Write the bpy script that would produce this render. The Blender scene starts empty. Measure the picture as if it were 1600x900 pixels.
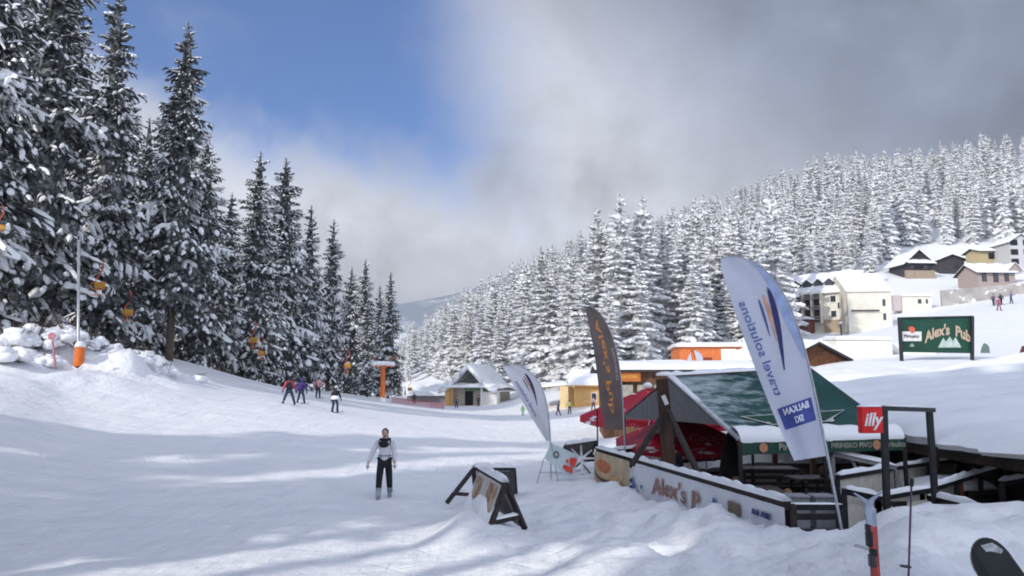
import bpy, math, random
import numpy as np
from mathutils import Vector, Matrix
R = math.radians
rnd = random.Random(7)
rng = np.random.default_rng(11)
S = bpy.context.scene
COL = S.collection

# ---------------------------------------------------------------- camera
PITCH = R(7.125)
cam_d = bpy.data.cameras.new('camera'); cam = bpy.data.objects.new('camera', cam_d); COL.objects.link(cam)
cam_d.sensor_width = 36; cam_d.lens = 27; cam_d.clip_start = 0.1; cam_d.clip_end = 9000
cam.location = (0, 0, 0); cam.rotation_euler = (math.pi/2 + PITCH, 0, 0)
S.camera = cam
CP, SP = math.cos(PITCH), math.sin(PITCH)
def P(px, py, D):
    """world point at horizontal depth D seen at photo position (px, py) in 1600x900"""
    u = (px-800)/1200.0; v = (450-py)/1200.0
    s = D/(CP - v*SP)
    return Vector((u*s, D, s*(SP + v*CP)))

# ---------------------------------------------------------------- world and sun
SUN_AZ = R(-135)      # compass bearing of the sun, from +Y clockwise
SUN_EL = R(28)
W = bpy.data.worlds.new('World'); S.world = W; W.use_nodes = True
nt = W.node_tree; nt.nodes.clear()
def N(t, ty, **k):
    n = t.nodes.new(ty)
    for a, b in k.items(): setattr(n, a, b)
    return n
def L(t, a, b): t.links.new(a, b)
def M(t, op, a, b=None, c=None, clamp=False):
    n = t.nodes.new('ShaderNodeMath'); n.operation = op; n.use_clamp = clamp
    for i, x in enumerate((a, b, c)):
        if x is None: continue
        if isinstance(x, (int, float)): n.inputs[i].default_value = x
        else: t.links.new(x, n.inputs[i])
    return n.outputs[0]
def smooth(t, x, lo, hi):
    n = t.nodes.new('ShaderNodeMapRange'); n.interpolation_type = 'SMOOTHSTEP'
    t.links.new(x, n.inputs[0]); n.inputs[1].default_value = lo; n.inputs[2].default_value = hi
    return n.outputs[0]
def mixc(t, f, a, b):
    n = t.nodes.new('ShaderNodeMix'); n.data_type = 'RGBA'
    if isinstance(f, (int, float)): n.inputs[0].default_value = f
    else: t.links.new(f, n.inputs[0])
    for i, x in ((6, a), (7, b)):
        if isinstance(x, tuple): n.inputs[i].default_value = (x+(1,))[:4]
        else: t.links.new(x, n.inputs[i])
    return n.outputs[2]
SKY_STR = 0.12
sky = N(nt, 'ShaderNodeTexSky', sky_type='NISHITA'); sky.sun_disc = False
sky.sun_elevation = SUN_EL; sky.sun_rotation = SUN_AZ; sky.altitude = 1600; sky.air_density = 1.0; sky.dust_density = 0.3; sky.ozone_density = 3.0
tc = N(nt, 'ShaderNodeTexCoord'); sp = N(nt, 'ShaderNodeSeparateXYZ'); L(nt, tc.outputs['Generated'], sp.inputs[0])
az = M(nt, 'ARCTAN2', sp.outputs[0], sp.outputs[1]); el = M(nt, 'ARCSINE', sp.outputs[2])
def wnoise(scale, detail, rough, off=(0, 0, 0), dist=0.0, sc=(1, 1, 1)):
    mp = N(nt, 'ShaderNodeMapping'); mp.inputs['Location'].default_value = off; mp.inputs['Scale'].default_value = sc
    L(nt, tc.outputs['Generated'], mp.inputs[0])
    n = N(nt, 'ShaderNodeTexNoise'); n.inputs['Scale'].default_value = scale; n.inputs['Detail'].default_value = detail
    n.inputs['Roughness'].default_value = rough; n.inputs['Distortion'].default_value = dist
    L(nt, mp.outputs[0], n.inputs['Vector']); return n.outputs[0]
n1 = wnoise(3.2, 7, 0.55, (3, 1, 0), 0.25)
n2 = wnoise(9, 6, 0.6, (7, 2, 4), 0.2)
n3 = wnoise(1.7, 4, 0.5, (1.5, 9, 2), 0.2, (1, 1, 1.6))
wob = M(nt, 'ADD', M(nt, 'MULTIPLY', M(nt, 'SUBTRACT', n1, 0.5), 0.20), M(nt, 'MULTIPLY', M(nt, 'SUBTRACT', n2, 0.5), 0.11))
# the open blue patch: above a sloping cloud edge, left of the grey bank
edge = M(nt, 'ADD', M(nt, 'MULTIPLY', az, -0.22), 0.232)
above = smooth(nt, M(nt, 'ADD', M(nt, 'SUBTRACT', el, edge), wob), -0.05, 0.06)
leftof = smooth(nt, M(nt, 'ADD', M(nt, 'SUBTRACT', M(nt, 'MULTIPLY_ADD', el, -0.16, 0.045), az), wob), -0.09, 0.13)
open_ = M(nt, 'MULTIPLY', M(nt, 'MULTIPLY', above, leftof), smooth(nt, M(nt, 'ADD', az, wob), -1.5, -1.1))
behind = M(nt, 'SUBTRACT', 1.0, smooth(nt, sp.outputs[1], -0.45, 0.05))
cloud = M(nt, 'SUBTRACT', 1.0, open_, clamp=True)
wisps = M(nt, 'MULTIPLY', smooth(nt, M(nt, 'ADD', n1, M(nt, 'MULTIPLY', n3, 0.35)), 0.74, 1.0), 0.28)
cloud = M(nt, 'MAXIMUM', cloud, wisps)
dark = M(nt, 'ADD', smooth(nt, M(nt, 'ADD', M(nt, 'MULTIPLY', M(nt, 'SUBTRACT', el, 0.27), 1.0), M(nt, 'ADD', M(nt, 'MULTIPLY', az, 0.75), wob)), 0.02, 0.46), 0)
lowd = smooth(nt, M(nt, 'ADD', M(nt, 'MULTIPLY', el, -1.0), M(nt, 'MULTIPLY', wob, 0.8)), -0.22, -0.04)
dd = M(nt, 'MAXIMUM', dark, M(nt, 'MULTIPLY', lowd, 0.42))
cvar = M(nt, 'MULTIPLY_ADD', n2, 1.2, M(nt, 'MULTIPLY_ADD', n1, 0.9, M(nt, 'MULTIPLY_ADD', n3, 0.6, -.30)))
cc = mixc(nt, dd, (4.7, 4.85, 5.35), (1.45, 1.68, 2.25))
cc = mixc(nt, behind, cc, (6.6, 7.2, 8.8))  # unseen cloud behind the camera, made brighter to lift the ambient light
vm = N(nt, 'ShaderNodeVectorMath', operation='SCALE'); L(nt, cc, vm.inputs[0]); L(nt, cvar, vm.inputs['Scale'])
hs = N(nt, 'ShaderNodeVectorMath', operation='MULTIPLY'); L(nt, sky.outputs[0], hs.inputs[0]); hs.inputs[1].default_value = (0.56, 0.78, 1.08)
skyc = mixc(nt, cloud, hs.outputs[0], vm.outputs[0])
bg = N(nt, 'ShaderNodeBackground'); bg.inputs[1].default_value = SKY_STR; L(nt, skyc, bg.inputs[0])
wo = N(nt, 'ShaderNodeOutputWorld'); L(nt, bg.outputs[0], wo.inputs[0])

sl = bpy.data.lights.new('sun', 'SUN'); sl.energy = 2.3; sl.angle = R(1.0); sl.color = (1, 0.95, 0.88)
sun = bpy.data.objects.new('sun', sl); COL.objects.link(sun)
sd = Vector((math.sin(SUN_AZ)*math.cos(SUN_EL), math.cos(SUN_AZ)*math.cos(SUN_EL), math.sin(SUN_EL)))
sun.rotation_euler = sd.to_track_quat('Z', 'Y').to_euler(); sun.location = sd*200
S.view_settings.view_transform = 'Standard'; S.view_settings.look = 'None'
S.view_settings.exposure = 0.40; S.view_settings.gamma = 1; S.view_settings.use_curve_mapping = False
S.render.engine = 'CYCLES'; S.cycles.max_bounces = 5; S.cycles.diffuse_bounces = 3; S.cycles.transparent_max_bounces = 4
S.cycles.filter_width = 1.9

# ---------------------------------------------------------------- helpers
ORG = {}
def tag(o, label=None, cat=None, group=None, kind=None):
    if label: o['label'] = label
    if cat: o['category'] = cat
    if group: o['group'] = group
    if kind: o['kind'] = kind
    return o
def thing(name, label, cat, loc, group=None, rz=0):
    o = bpy.data.objects.new(name, None); COL.objects.link(o); o.location = loc; o.rotation_euler = (0, 0, rz)
    o.empty_display_size = 0.3
    ORG[o.name] = Vector(loc)
    return tag(o, label, cat, group)
class MB:
    def __init__(s): s.v = []; s.f = []; s.m = []; s.n = 0
    def add(s, vs, fs, m=0):
        s.v += [tuple(v) for v in vs]; s.f += [tuple(i+s.n for i in f) for f in fs]; s.m += [m]*len(fs); s.n += len(vs); return s
    def box(s, c, sz, rot=None, m=0):
        a, b, d = sz[0]/2, sz[1]/2, sz[2]/2
        vs = [Vector((x, y, z)) for x in (-a, a) for y in (-b, b) for z in (-d, d)]
        if rot is not None:
            mt = rot if isinstance(rot, Matrix) else Matrix.Rotation(rot, 3, 'Z')
            vs = [mt @ v for v in vs]
        c = Vector(c)
        return s.add([v+c for v in vs], [(0,1,3,2),(4,6,7,5),(0,4,5,1),(2,3,7,6),(0,2,6,4),(1,5,7,3)], m)
    def bar(s, p0, p1, w, h, m=0):
        p0, p1 = Vector(p0), Vector(p1); d = p1-p0; l = d.length
        x = d.normalized(); up = Vector((0, 0, 1)) if abs(x.z) < .95 else Vector((0, 1, 0))
        y = up.cross(x).normalized(); z = x.cross(y)
        mt = Matrix((x, y, z)).transposed()
        return s.box((p0+p1)/2, (l, w, h), mt, m)
    def tube(s, pts, r, n=8, m=0, cap=True):
        pts = [Vector(p) for p in pts]
        rs = r if isinstance(r, (list, tuple)) else [r]*len(pts)
        vs = []; ref = Vector((0.13, 0.29, 0.95))
        for i, p in enumerate(pts):
            t = (pts[min(i+1, len(pts)-1)]-pts[max(i-1, 0)]).normalized()
            rf = ref if abs(t.dot(ref)) < .97 else Vector((1, 0, 0))
            a = t.cross(rf).normalized(); b = t.cross(a)
            vs += [p+(a*math.cos(2*math.pi*k/n)+b*math.sin(2*math.pi*k/n))*rs[i] for k in range(n)]
        fs = [(i*n+k, i*n+(k+1) % n, (i+1)*n+(k+1) % n, (i+1)*n+k) for i in range(len(pts)-1) for k in range(n)]
        if cap: fs += [tuple(range(n)), tuple(range((len(pts)-1)*n, len(pts)*n))[::-1]]
        return s.add(vs, fs, m)
    def grid(s, fn, nu, nv, m=0):
        vs = [fn(i/nu, j/nv) for j in range(nv+1) for i in range(nu+1)]
        return s.add(vs, [(j*(nu+1)+i, j*(nu+1)+i+1, (j+1)*(nu+1)+i+1, (j+1)*(nu+1)+i) for j in range(nv) for i in range(nu)], m)
    def slab(s, pts, th, m=0):
        """polygon extruded by vector th"""
        pts = [Vector(p) for p in pts]; th = Vector(th); n = len(pts)
        return s.add(pts+[p+th for p in pts], [tuple(range(n))[::-1], tuple(range(n, 2*n))] + [(i, (i+1) % n, n+(i+1) % n, n+i) for i in range(n)], m)
    def ball(s, c, r, seg=10, rings=7, m=0, jit=0.0, seed=1, flat=None):
        rr = random.Random(seed); c = Vector(c); r = Vector(r) if not isinstance(r, (int, float)) else Vector((r, r, r))
        vs = [c+Vector((0, 0, r.z))]
        for j in range(1, rings):
            th = math.pi*j/rings
            for i in range(seg):
                ph = 2*math.pi*i/seg; k = 1+rr.uniform(-jit, jit)
                z = math.cos(th)*r.z*k
                if flat is not None: z = max(z, flat*r.z)
                vs.append(c+Vector((math.sin(th)*math.cos(ph)*r.x*k, math.sin(th)*math.sin(ph)*r.y*k, z)))
        vs.append(c+Vector((0, 0, -r.z if flat is None else flat*r.z)))
        fs = [(0, 1+i, 1+(i+1) % seg) for i in range(seg)]
        for j in range(rings-2):
            fs += [(1+j*seg+i, 1+(j+1)*seg+i, 1+(j+1)*seg+(i+1) % seg, 1+j*seg+(i+1) % seg) for i in range(seg)]
        b = 1+(rings-2)*seg
        fs += [(b+i, len(vs)-1, b+(i+1) % seg) for i in range(seg)]
        return s.add(vs, fs, m)
    def build(s, name, mats, parent=None, smooth=False, bevel=0, org=None):
        if not isinstance(mats, (list, tuple)): mats = [mats]
        if parent is not None: o0 = ORG[parent.name]
        elif org is not None: o0 = Vector(org)
        else:
            a = np.array([tuple(v) for v in s.v]); o0 = Vector((float(a[:, 0].mean()), float(a[:, 1].mean()), float(a[:, 2].min())))
        me = bpy.data.meshes.new(name)
        me.from_pydata([tuple(Vector(v)-o0) for v in s.v], [], s.f)
        for mt in mats: me.materials.append(mt)
        me.polygons.foreach_set('material_index', s.m)
        if smooth: me.polygons.foreach_set('use_smooth', [True]*len(s.f))
        me.update()
        o = bpy.data.objects.new(name, me); COL.objects.link(o)
        if parent is not None: o.parent = parent
        else: o.location = o0
        ORG[o.name] = Vector(o0)
        if bevel:
            b = o.modifiers.new('bevel', 'BEVEL'); b.width = bevel; b.segments = 2; b.limit_method = 'ANGLE'
        return o

def mat(name, col, rough=0.7, var=0.15, scale=6, bump=0.0, bscale=20, metal=0, snow=0.0, snow_scale=3.0, spec=0.3, stretch=(1, 1, 1), trans=0.0):
    m = bpy.data.materials.new(name); m.use_nodes = True; t = m.node_tree; b = t.nodes['Principled BSDF']
    t_c = N(t, 'ShaderNodeTexCoord'); mp = N(t, 'ShaderNodeMapping'); mp.inputs['Scale'].default_value = stretch
    L(t, t_c.outputs['Object'], mp.inputs[0])
    nz = N(t, 'ShaderNodeTexNoise'); nz.inputs['Scale'].default_value = scale; nz.inputs['Detail'].default_value = 5; L(t, mp.outputs[0], nz.inputs['Vector'])
    lo = tuple(c*(1-var) for c in col); hi = tuple(min(1, c*(1+var)) for c in col)
    c = mixc(t, smooth(t, nz.outputs[0], 0.3, 0.7), lo, hi)
    if snow > 0:
        ns = N(t, 'ShaderNodeTexNoise'); ns.inputs['Scale'].default_value = snow_scale; ns.inputs['Detail'].default_value = 6; ns.inputs['Roughness'].default_value = .65
        L(t, mp.outputs[0], ns.inputs['Vector'])
        c = mixc(t, smooth(t, ns.outputs[0], 0.66-snow*.35, 0.74-snow*.35), c, (0.8, 0.82, 0.86))
    L(t, c, b.inputs['Base Color']); b.inputs['Roughness'].default_value = rough; b.inputs['Metallic'].default_value = metal
    b.inputs['Specular IOR Level'].default_value = spec
    if bump:
        nb = N(t, 'ShaderNodeTexNoise'); nb.inputs['Scale'].default_value = bscale; nb.inputs['Detail'].default_value = 5; L(t, mp.outputs[0], nb.inputs['Vector'])
        bp = N(t, 'ShaderNodeBump'); bp.inputs['Strength'].default_value = min(1, bump); bp.inputs['Distance'].default_value = 0.05; L(t, nb.outputs[0], bp.inputs['Height']); L(t, bp.outputs[0], b.inputs['Normal'])
    if trans:
        tr = N(t, 'ShaderNodeBsdfTranslucent'); L(t, c, tr.inputs[0]); mx = N(t, 'ShaderNodeMixShader'); mx.inputs[0].default_value = trans
        L(t, b.outputs[0], mx.inputs[1]); L(t, tr.outputs[0], mx.inputs[2]); L(t, mx.outputs[0], t.nodes['Material Output'].inputs[0])
    return m

SNOW = mat('snow', (0.84, 0.855, 0.88), 0.6, 0.03, 1.5, 0.5, 5, spec=.25)
SNOWT = mat('tree_snow', (0.85, 0.86, 0.875), 0.7, 0.05, 2, 0)
def needles(name, dark, frost, lo, hi):
    m = bpy.data.materials.new(name); m.use_nodes = True; t = m.node_tree; b = t.nodes['Principled BSDF']
    c = N(t, 'ShaderNodeTexCoord'); n = N(t, 'ShaderNodeTexNoise'); n.inputs['Scale'].default_value = 2.6; n.inputs['Detail'].default_value = 5; n.inputs['Roughness'].default_value = .7; L(t, c.outputs['Object'], n.inputs['Vector'])
    L(t, mixc(t, smooth(t, n.outputs[0], lo, hi), dark, frost), b.inputs['Base Color']); b.inputs['Roughness'].default_value = .85; b.inputs['Specular IOR Level'].default_value = .2
    return m
GREEN = needles('needles', (0.030, 0.036, 0.030), (0.26, 0.27, 0.285), .42, .68)
FROSTY = needles('frosted_needles', (0.19, 0.195, 0.175), (0.68, 0.68, 0.67), .36, .58)
BARK = mat('bark', (0.10, 0.075, 0.06), 0.9, 0.3, 6, 0.6, 12, stretch=(1, 1, .2))
WOOD = mat('brown_wood', (0.13, 0.065, 0.035), 0.75, 0.3, 6, 0.3, 14, stretch=(1, 1, .3))
DWOOD = mat('dark_wood', (0.035, 0.027, 0.025), 0.7, 0.35, 8, 0.3, 20)
PINE = mat('pine_boards', (0.62, 0.36, 0.13), 0.7, 0.18, 5, 0.2, 14, stretch=(.3, .3, 3))
DARK = mat('dark_void', (0.012, 0.012, 0.014), 0.8, 0.2)
BLACK = mat('black_paint', (0.02, 0.02, 0.022), 0.45, 0.2)
GLASS = mat('window_glass', (0.04, 0.045, 0.05), 0.12, 0.3, spec=.6)
WHITE = mat('white_paint', (0.78, 0.77, 0.73), 0.6, 0.06, 3)
CREAM = mat('cream_wall', (0.72, 0.68, 0.58), 0.8, 0.08, .6, .1)
GREYM = mat('grey_metal', (0.45, 0.46, 0.48), 0.4, 0.12, metal=.6)
ORANGE = mat('orange_paint', (0.72, 0.17, 0.03), 0.5, 0.12)
RED = mat('red_paint', (0.62, 0.025, 0.02), 0.45, 0.1)
YELLOW = mat('yellow_plastic', (0.75, 0.42, 0.03), 0.5, 0.15)

# ---------------------------------------------------------------- ground
C0 = 12.0
def uv(x, y):
    yy = np.maximum(y, -8.0)
    return x/(yy+C0), 0.5*np.log(yy+C0)
ctrl = []
def cw(x, y, z): ctrl.append((x, y, z))
def cp(px, py, D): p = P(px, py, D); ctrl.append(tuple(p))
for a in [(-30,-8,-1.6),(0,-8,-1.6),(25,-8,-1.4),(0,0,-1.85),(-10,4,-2.4),(8,2,-1.7),(0,7,-2.45),(4.5,6,-2.0),(-6,8,-2.7),(14,6,-1.6)]: cw(*a)
for a in [(0,900,11.2),(400,900,11.6),(720,900,11.2),(1000,900,9.6),(1200,900,8.2),(600,777,19.6),(0,760,18),(200,700,26),(-250,700,18),(0,640,28),(-200,600,32),
          (0,580,36),(120,576,42),(240,585,45),(300,597,50),(400,608,58),(451,632,46),(524,643,50),(600,628,100),(300,650,36),(100,640,33),(680,633,130),
          (750,700,34),(850,660,60),(740,634,125),(900,640,103),(1040,640,95),(1000,690,40),
          (950,751,20),(1050,770,15.9),(1140,797,13.2),(1225,831,11.3),(1000,830,13),(900,800,16.2),(850,768,19.5),(800,845,14.0),(700,790,18.8),(1100,862,10.6),(1310,838,10.3),(1400,806,10.0),(1480,806,9.6),(1560,815,9.2),(1620,832,8.6),(1450,870,7),(1300,880,8),
          (1290,604,34),(1400,592,35),(1550,585,34),(1750,590,32),(1280,580,42),(1400,566,44),(1580,562,45),(1450,540,60),(1590,540,60),(1500,485,110),(1380,516,150),(1235,516,160),(1600,470,125),(1180,560,90),(1100,585,80),
          (1430,434,215),(1500,425,225),(1590,442,190),(1700,450,150),
          (262,558,72),(50,535,62),(-100,500,60),(150,545,66),(0,500,110),(-200,430,130),(385,595,95),(470,605,120),(567,618,155),(605,622,160),(250,560,150),(450,590,220),
          (980,588,118),(1100,575,125),(900,605,120),(820,610,160),(720,610,190),(650,606,230),(650,590,400),
          (1200,452,250),(1250,440,230),(1000,425,250),(1200,332,330),(1400,316,330),(1500,308,330),(1620,296,340),(1320,392,260),(1450,378,265),(1600,358,270),(850,475,270),(760,508,290),(700,545,330),
          (1300,330,560),(1600,312,560),(1000,440,560),(850,500,560),(750,530,600),(650,572,600),(400,540,600),(0,430,500),(600,560,1100),(1000,400,1100),(1600,330,1200),(0,450,1200)]: cp(*a)
CT = np.array(ctrl)
def _setup():
    u, v = uv(CT[:, 0], CT[:, 1]); w = CT[:, 2]/(np.maximum(CT[:, 1], -8)+C0)
    n = len(u); d = np.hypot(u[:, None]-u[None], v[:, None]-v[None])
    K = np.where(d > 0, d*d*np.log(d+1e-12), 0) + np.eye(n)*2e-4
    Pm = np.c_[np.ones(n), u, v]
    A = np.block([[K, Pm], [Pm.T, np.zeros((3, 3))]])
    return u, v, np.linalg.solve(A, np.r_[w, 0, 0, 0])
CU, CV, CW = _setup()
def lat(ix, iy, seed):
    h = (ix*374761393 + iy*668265263 + seed*974711) & 0x7fffffff
    h = ((h ^ (h >> 13))*1274126177) & 0x7fffffff
    return ((h ^ (h >> 16)) & 0xffff)/65535.0
def vnoise(x, y, seed=0):
    ix = np.floor(x).astype(np.int64); iy = np.floor(y).astype(np.int64); fx = x-ix; fy = y-iy
    fx = fx*fx*(3-2*fx); fy = fy*fy*(3-2*fy)
    return ((lat(ix, iy, seed)*(1-fx)+lat(ix+1, iy, seed)*fx)*(1-fy)+(lat(ix, iy+1, seed)*(1-fx)+lat(ix+1, iy+1, seed)*fx)*fy)*2-1
def fbm(x, y, oct=4, seed=0):
    s = 0; a = 1; f = 1
    for k in range(oct): s = s+a*vnoise(x*f, y*f, seed+k); a *= .5; f *= 2.03
    return s
FLOOR_Z = -3.05
PIT = [(2.2, 21.2), (4.0, 11.7), (4.6, 10.9), (5.6, 10.9), (7.6, 9.9), (9.0, 9.6), (24, 9.0), (24, 30), (9.5, 31), (4.5, 26.5)]
def polydist(x, y, poly):
    n = len(poly); inside = np.zeros(x.shape, bool); dm = np.full(x.shape, 1e9)
    for i in range(n):
        x1, y1 = poly[i]; x2, y2 = poly[(i+1) % n]
        c = ((y1 > y) != (y2 > y)) & (x < (x2-x1)*(y-y1)/((y2-y1) if y2 != y1 else 1e-9)+x1)
        inside ^= c
        dx, dy = x2-x1, y2-y1; t = np.clip(((x-x1)*dx+(y-y1)*dy)/(dx*dx+dy*dy), 0, 1)
        dm = np.minimum(dm, np.hypot(x-x1-t*dx, y-y1-t*dy))
    return np.where(inside, -dm, dm)
def Hn(x, y):
    x = np.asarray(x, float); y = np.asarray(y, float)
    u, v = uv(x, y)
    w = CW[-3] + CW[-2]*u + CW[-1]*v
    for i in range(len(CU)):
        d2 = (u-CU[i])**2+(v-CV[i])**2
        w = w + CW[i]*0.5*d2*np.log(d2+1e-12)
    z = w*(np.maximum(y, -8)+C0)
    # gentle rolls and ski-worn hummocks
    z = z + 0.05*fbm(x*.25, y*.25, 3, 3)*np.clip(1-np.abs(y)/200, 0, 1)
    # lumpy shovelled mound in front of the terrace
    dx = (x-2.6); g = np.exp(-((x-2.9)/2.6)**2 - ((y-14.0)/5.2)**2)
    g2 = np.exp(-((x-5.6)/3.4)**2 - ((y-8.4)/1.9)**2)
    z = z + (g+g2*.6)*(0.20*fbm(x*.9, y*.7, 4, 9) + 0.12*fbm(x*3.2, y*2.6, 4, 19))
    z = z + 0.032*fbm(x*2.2, y*1.6, 4, 29)*np.clip(1-y/60, 0, 1)
    # rough ploughed bank on the left
    b = np.exp(-((y-45)/7.0)**2)*np.clip((-x-18)/4, 0, 1)
    z = z + b*(0.45+0.75*fbm(x*.55, y*.55, 5, 40))
    # shovelled heaps on the right, beyond the terrace
    b = np.exp(-((y-38)/6.0)**2)*np.clip((x-9)/4, 0, 1)
    z = z + b*(0.3*fbm(x*.28, y*.28, 3, 60))
    z = z + .42*np.exp(-((x+.85)/.55)**2-((y-15.3)/1.2)**2) + .22*np.exp(-((x+.3)/.8)**2-((y-14.2)/.8)**2)
    s = np.clip(0.5-polydist(x, y, PIT)/0.5, 0, 1); s = s*s*(3-2*s)
    z = z*(1-s) + np.minimum(z, FLOOR_Z-.12)*s
    return z
def H(x, y): return float(Hn(np.array([x]), np.array([y]))[0])
def G(px, D, dz=0):
    p = P(px, 600, D); return Vector((p.x, D, H(p.x, D)+dz))

def build_ground():
    ys = np.concatenate([np.linspace(-30, -1, 30), np.linspace(-1, 24, 200, endpoint=False), 24*np.exp(np.linspace(0, math.log(1500/24.), 250))])
    us = np.sign(np.linspace(-1, 1, 460))*np.abs(np.linspace(-1, 1, 460))**1.15
    Y = np.repeat(ys[:, None], len(us), 1); X = us[None]*(np.abs(Y)*1.25+22)
    Z = Hn(X.ravel(), Y.ravel()).reshape(X.shape)
    nv, nu = X.shape
    me = bpy.data.meshes.new('snow_ground')
    co = np.stack([X, Y, Z], -1).reshape(-1, 3)
    idx = np.arange(nv*nu).reshape(nv, nu)
    q = np.stack([idx[:-1, :-1], idx[:-1, 1:], idx[1:, 1:], idx[1:, :-1]], -1).reshape(-1, 4)
    fill(me, co, q, 4); me.polygons.foreach_set('use_smooth', [True]*len(q))
    o = bpy.data.objects.new('snow_ground', me); COL.objects.link(o); tag(o, kind='structure')
    me.materials.append(snow_ground_mat())
def fill(me, co, faces, k):
    n = len(faces); me.vertices.add(len(co)); me.vertices.foreach_set('co', co.astype(np.float32).ravel())
    me.loops.add(n*k); me.polygons.add(n)
    me.loops.foreach_set('vertex_index', faces.astype(np.int32).ravel())
    me.polygons.foreach_set('loop_start', np.arange(n, dtype=np.int32)*k); me.update(calc_edges=True)
def snow_ground_mat():
    m = bpy.data.materials.new('piste_snow'); m.use_nodes = True; t = m.node_tree; b = t.nodes['Principled BSDF']
    tcn = N(t, 'ShaderNodeTexCoord')
    def nz(sc, det, st=(1, 1, 1), rot=0, rough=.6):
        mp = N(t, 'ShaderNodeMapping'); mp.inputs['Scale'].default_value = st; mp.inputs['Rotation'].default_value = (0, 0, rot); L(t, tcn.outputs['Object'], mp.inputs[0])
        n = N(t, 'ShaderNodeTexNoise'); n.inputs['Scale'].default_value = sc; n.inputs['Detail'].default_value = det; n.inputs['Roughness'].default_value = rough
        L(t, mp.outputs[0], n.inputs['Vector']); return n.outputs[0]
    a = nz(.9, 6); c = nz(6, 5); tr = nz(2.2, 4, (1, .16, 1), R(35)); tr2 = nz(1.6, 4, (.15, 1, 1), R(-12))
    base = mixc(t, smooth(t, a, .35, .7), (0.80, 0.815, 0.845), (0.87, 0.875, 0.885))
    L(t, base, b.inputs['Base Color']); b.inputs['Roughness'].default_value = .62; b.inputs['Specular IOR Level'].default_value = .3
    tracks = None
    for rot, sc, ds in ((R(28), 1.5, 9.0), (R(-38), 1.1, 13.0), (R(70), 1.3, 11.0), (R(8), .9, 10.0)):
        mp = N(t, 'ShaderNodeMapping'); mp.inputs['Rotation'].default_value = (0, 0, rot); L(t, tcn.outputs['Object'], mp.inputs[0])
        w = N(t, 'ShaderNodeTexWave'); w.inputs['Scale'].default_value = sc*.25; w.inputs['Distortion'].default_value = ds; w.inputs['Detail'].default_value = 1.5; w.inputs['Detail Scale'].default_value = .25; L(t, mp.outputs[0], w.inputs['Vector'])
        g = smooth(t, w.outputs['Fac'], .0, .03)
        tracks = g if tracks is None else M(t, 'ADD', tracks, g)
    h = M(t, 'ADD', M(t, 'MULTIPLY_ADD', M(t, 'MULTIPLY', tracks, smooth(t, nz(.16, 2), .46, .60)), .045, M(t, 'MULTIPLY', a, .5)), M(t, 'ADD', M(t, 'MULTIPLY', c, .10), M(t, 'ADD', M(t, 'MULTIPLY', tr, .42), M(t, 'MULTIPLY', tr2, .40))))
    bp = N(t, 'ShaderNodeBump'); bp.inputs['Strength'].default_value = .75; bp.inputs['Distance'].default_value = .25; L(t, h, bp.inputs['Height']); L(t, bp.outputs[0], b.inputs['Normal'])
    return m
build_ground()

# far mountain beyond the valley
def far_mountain():
    prof = [(300, 560), (450, 520), (560, 492), (620, 476), (660, 469), (700, 462), (740, 451), (790, 434), (830, 421), (880, 414), (960, 410), (1100, 420), (1300, 430), (1700, 470)]
    xs = [p[0] for p in prof]; zs = [p[1] for p in prof]
    def f(u, v):
        px = 300+1400*u; top = np.interp(px, xs, zs)
        D = 1600+700*v
        nz_ = float(fbm(np.array([px*.02]), np.array([v*5.0]), 4, 5)[0])
        zt = P(px, top, 2300).z
        z = -60+(zt+60)*(1-(1-v)**1.6) + nz_*14*(1-v)*(v+.1)
        p = P(px, 600, D); return Vector((p.x, D, z))
    mb = MB(); mb.grid(f, 90, 24)
    FM = bpy.data.materials.new('far_forest_slope'); FM.use_nodes = True; t = FM.node_tree; b = t.nodes['Principled BSDF']
    tcn = N(t, 'ShaderNodeTexCoord')
    n = N(t, 'ShaderNodeTexNoise'); n.inputs['Scale'].default_value = .006; n.inputs['Detail'].default_value = 8; n.inputs['Roughness'].default_value = .6; L(t, tcn.outputs['Object'], n.inputs['Vector'])
    v = N(t, 'ShaderNodeTexNoise'); v.inputs['Scale'].default_value = .09; v.inputs['Detail'].default_value = 3; L(t, tcn.outputs['Object'], v.inputs['Vector'])
    fr = smooth(t, M(t, 'ADD', n.outputs[0], M(t, 'MULTIPLY', v.outputs[0], .25)), .62, .80)
    L(t, mixc(t, fr, (.22, .25, .30), (.55, .57, .60)), b.inputs['Base Color']); b.inputs['Roughness'].default_value = .9
    o = mb.build('far_hills', FM, smooth=True); tag(o, kind='structure')
far_mountain()

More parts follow.
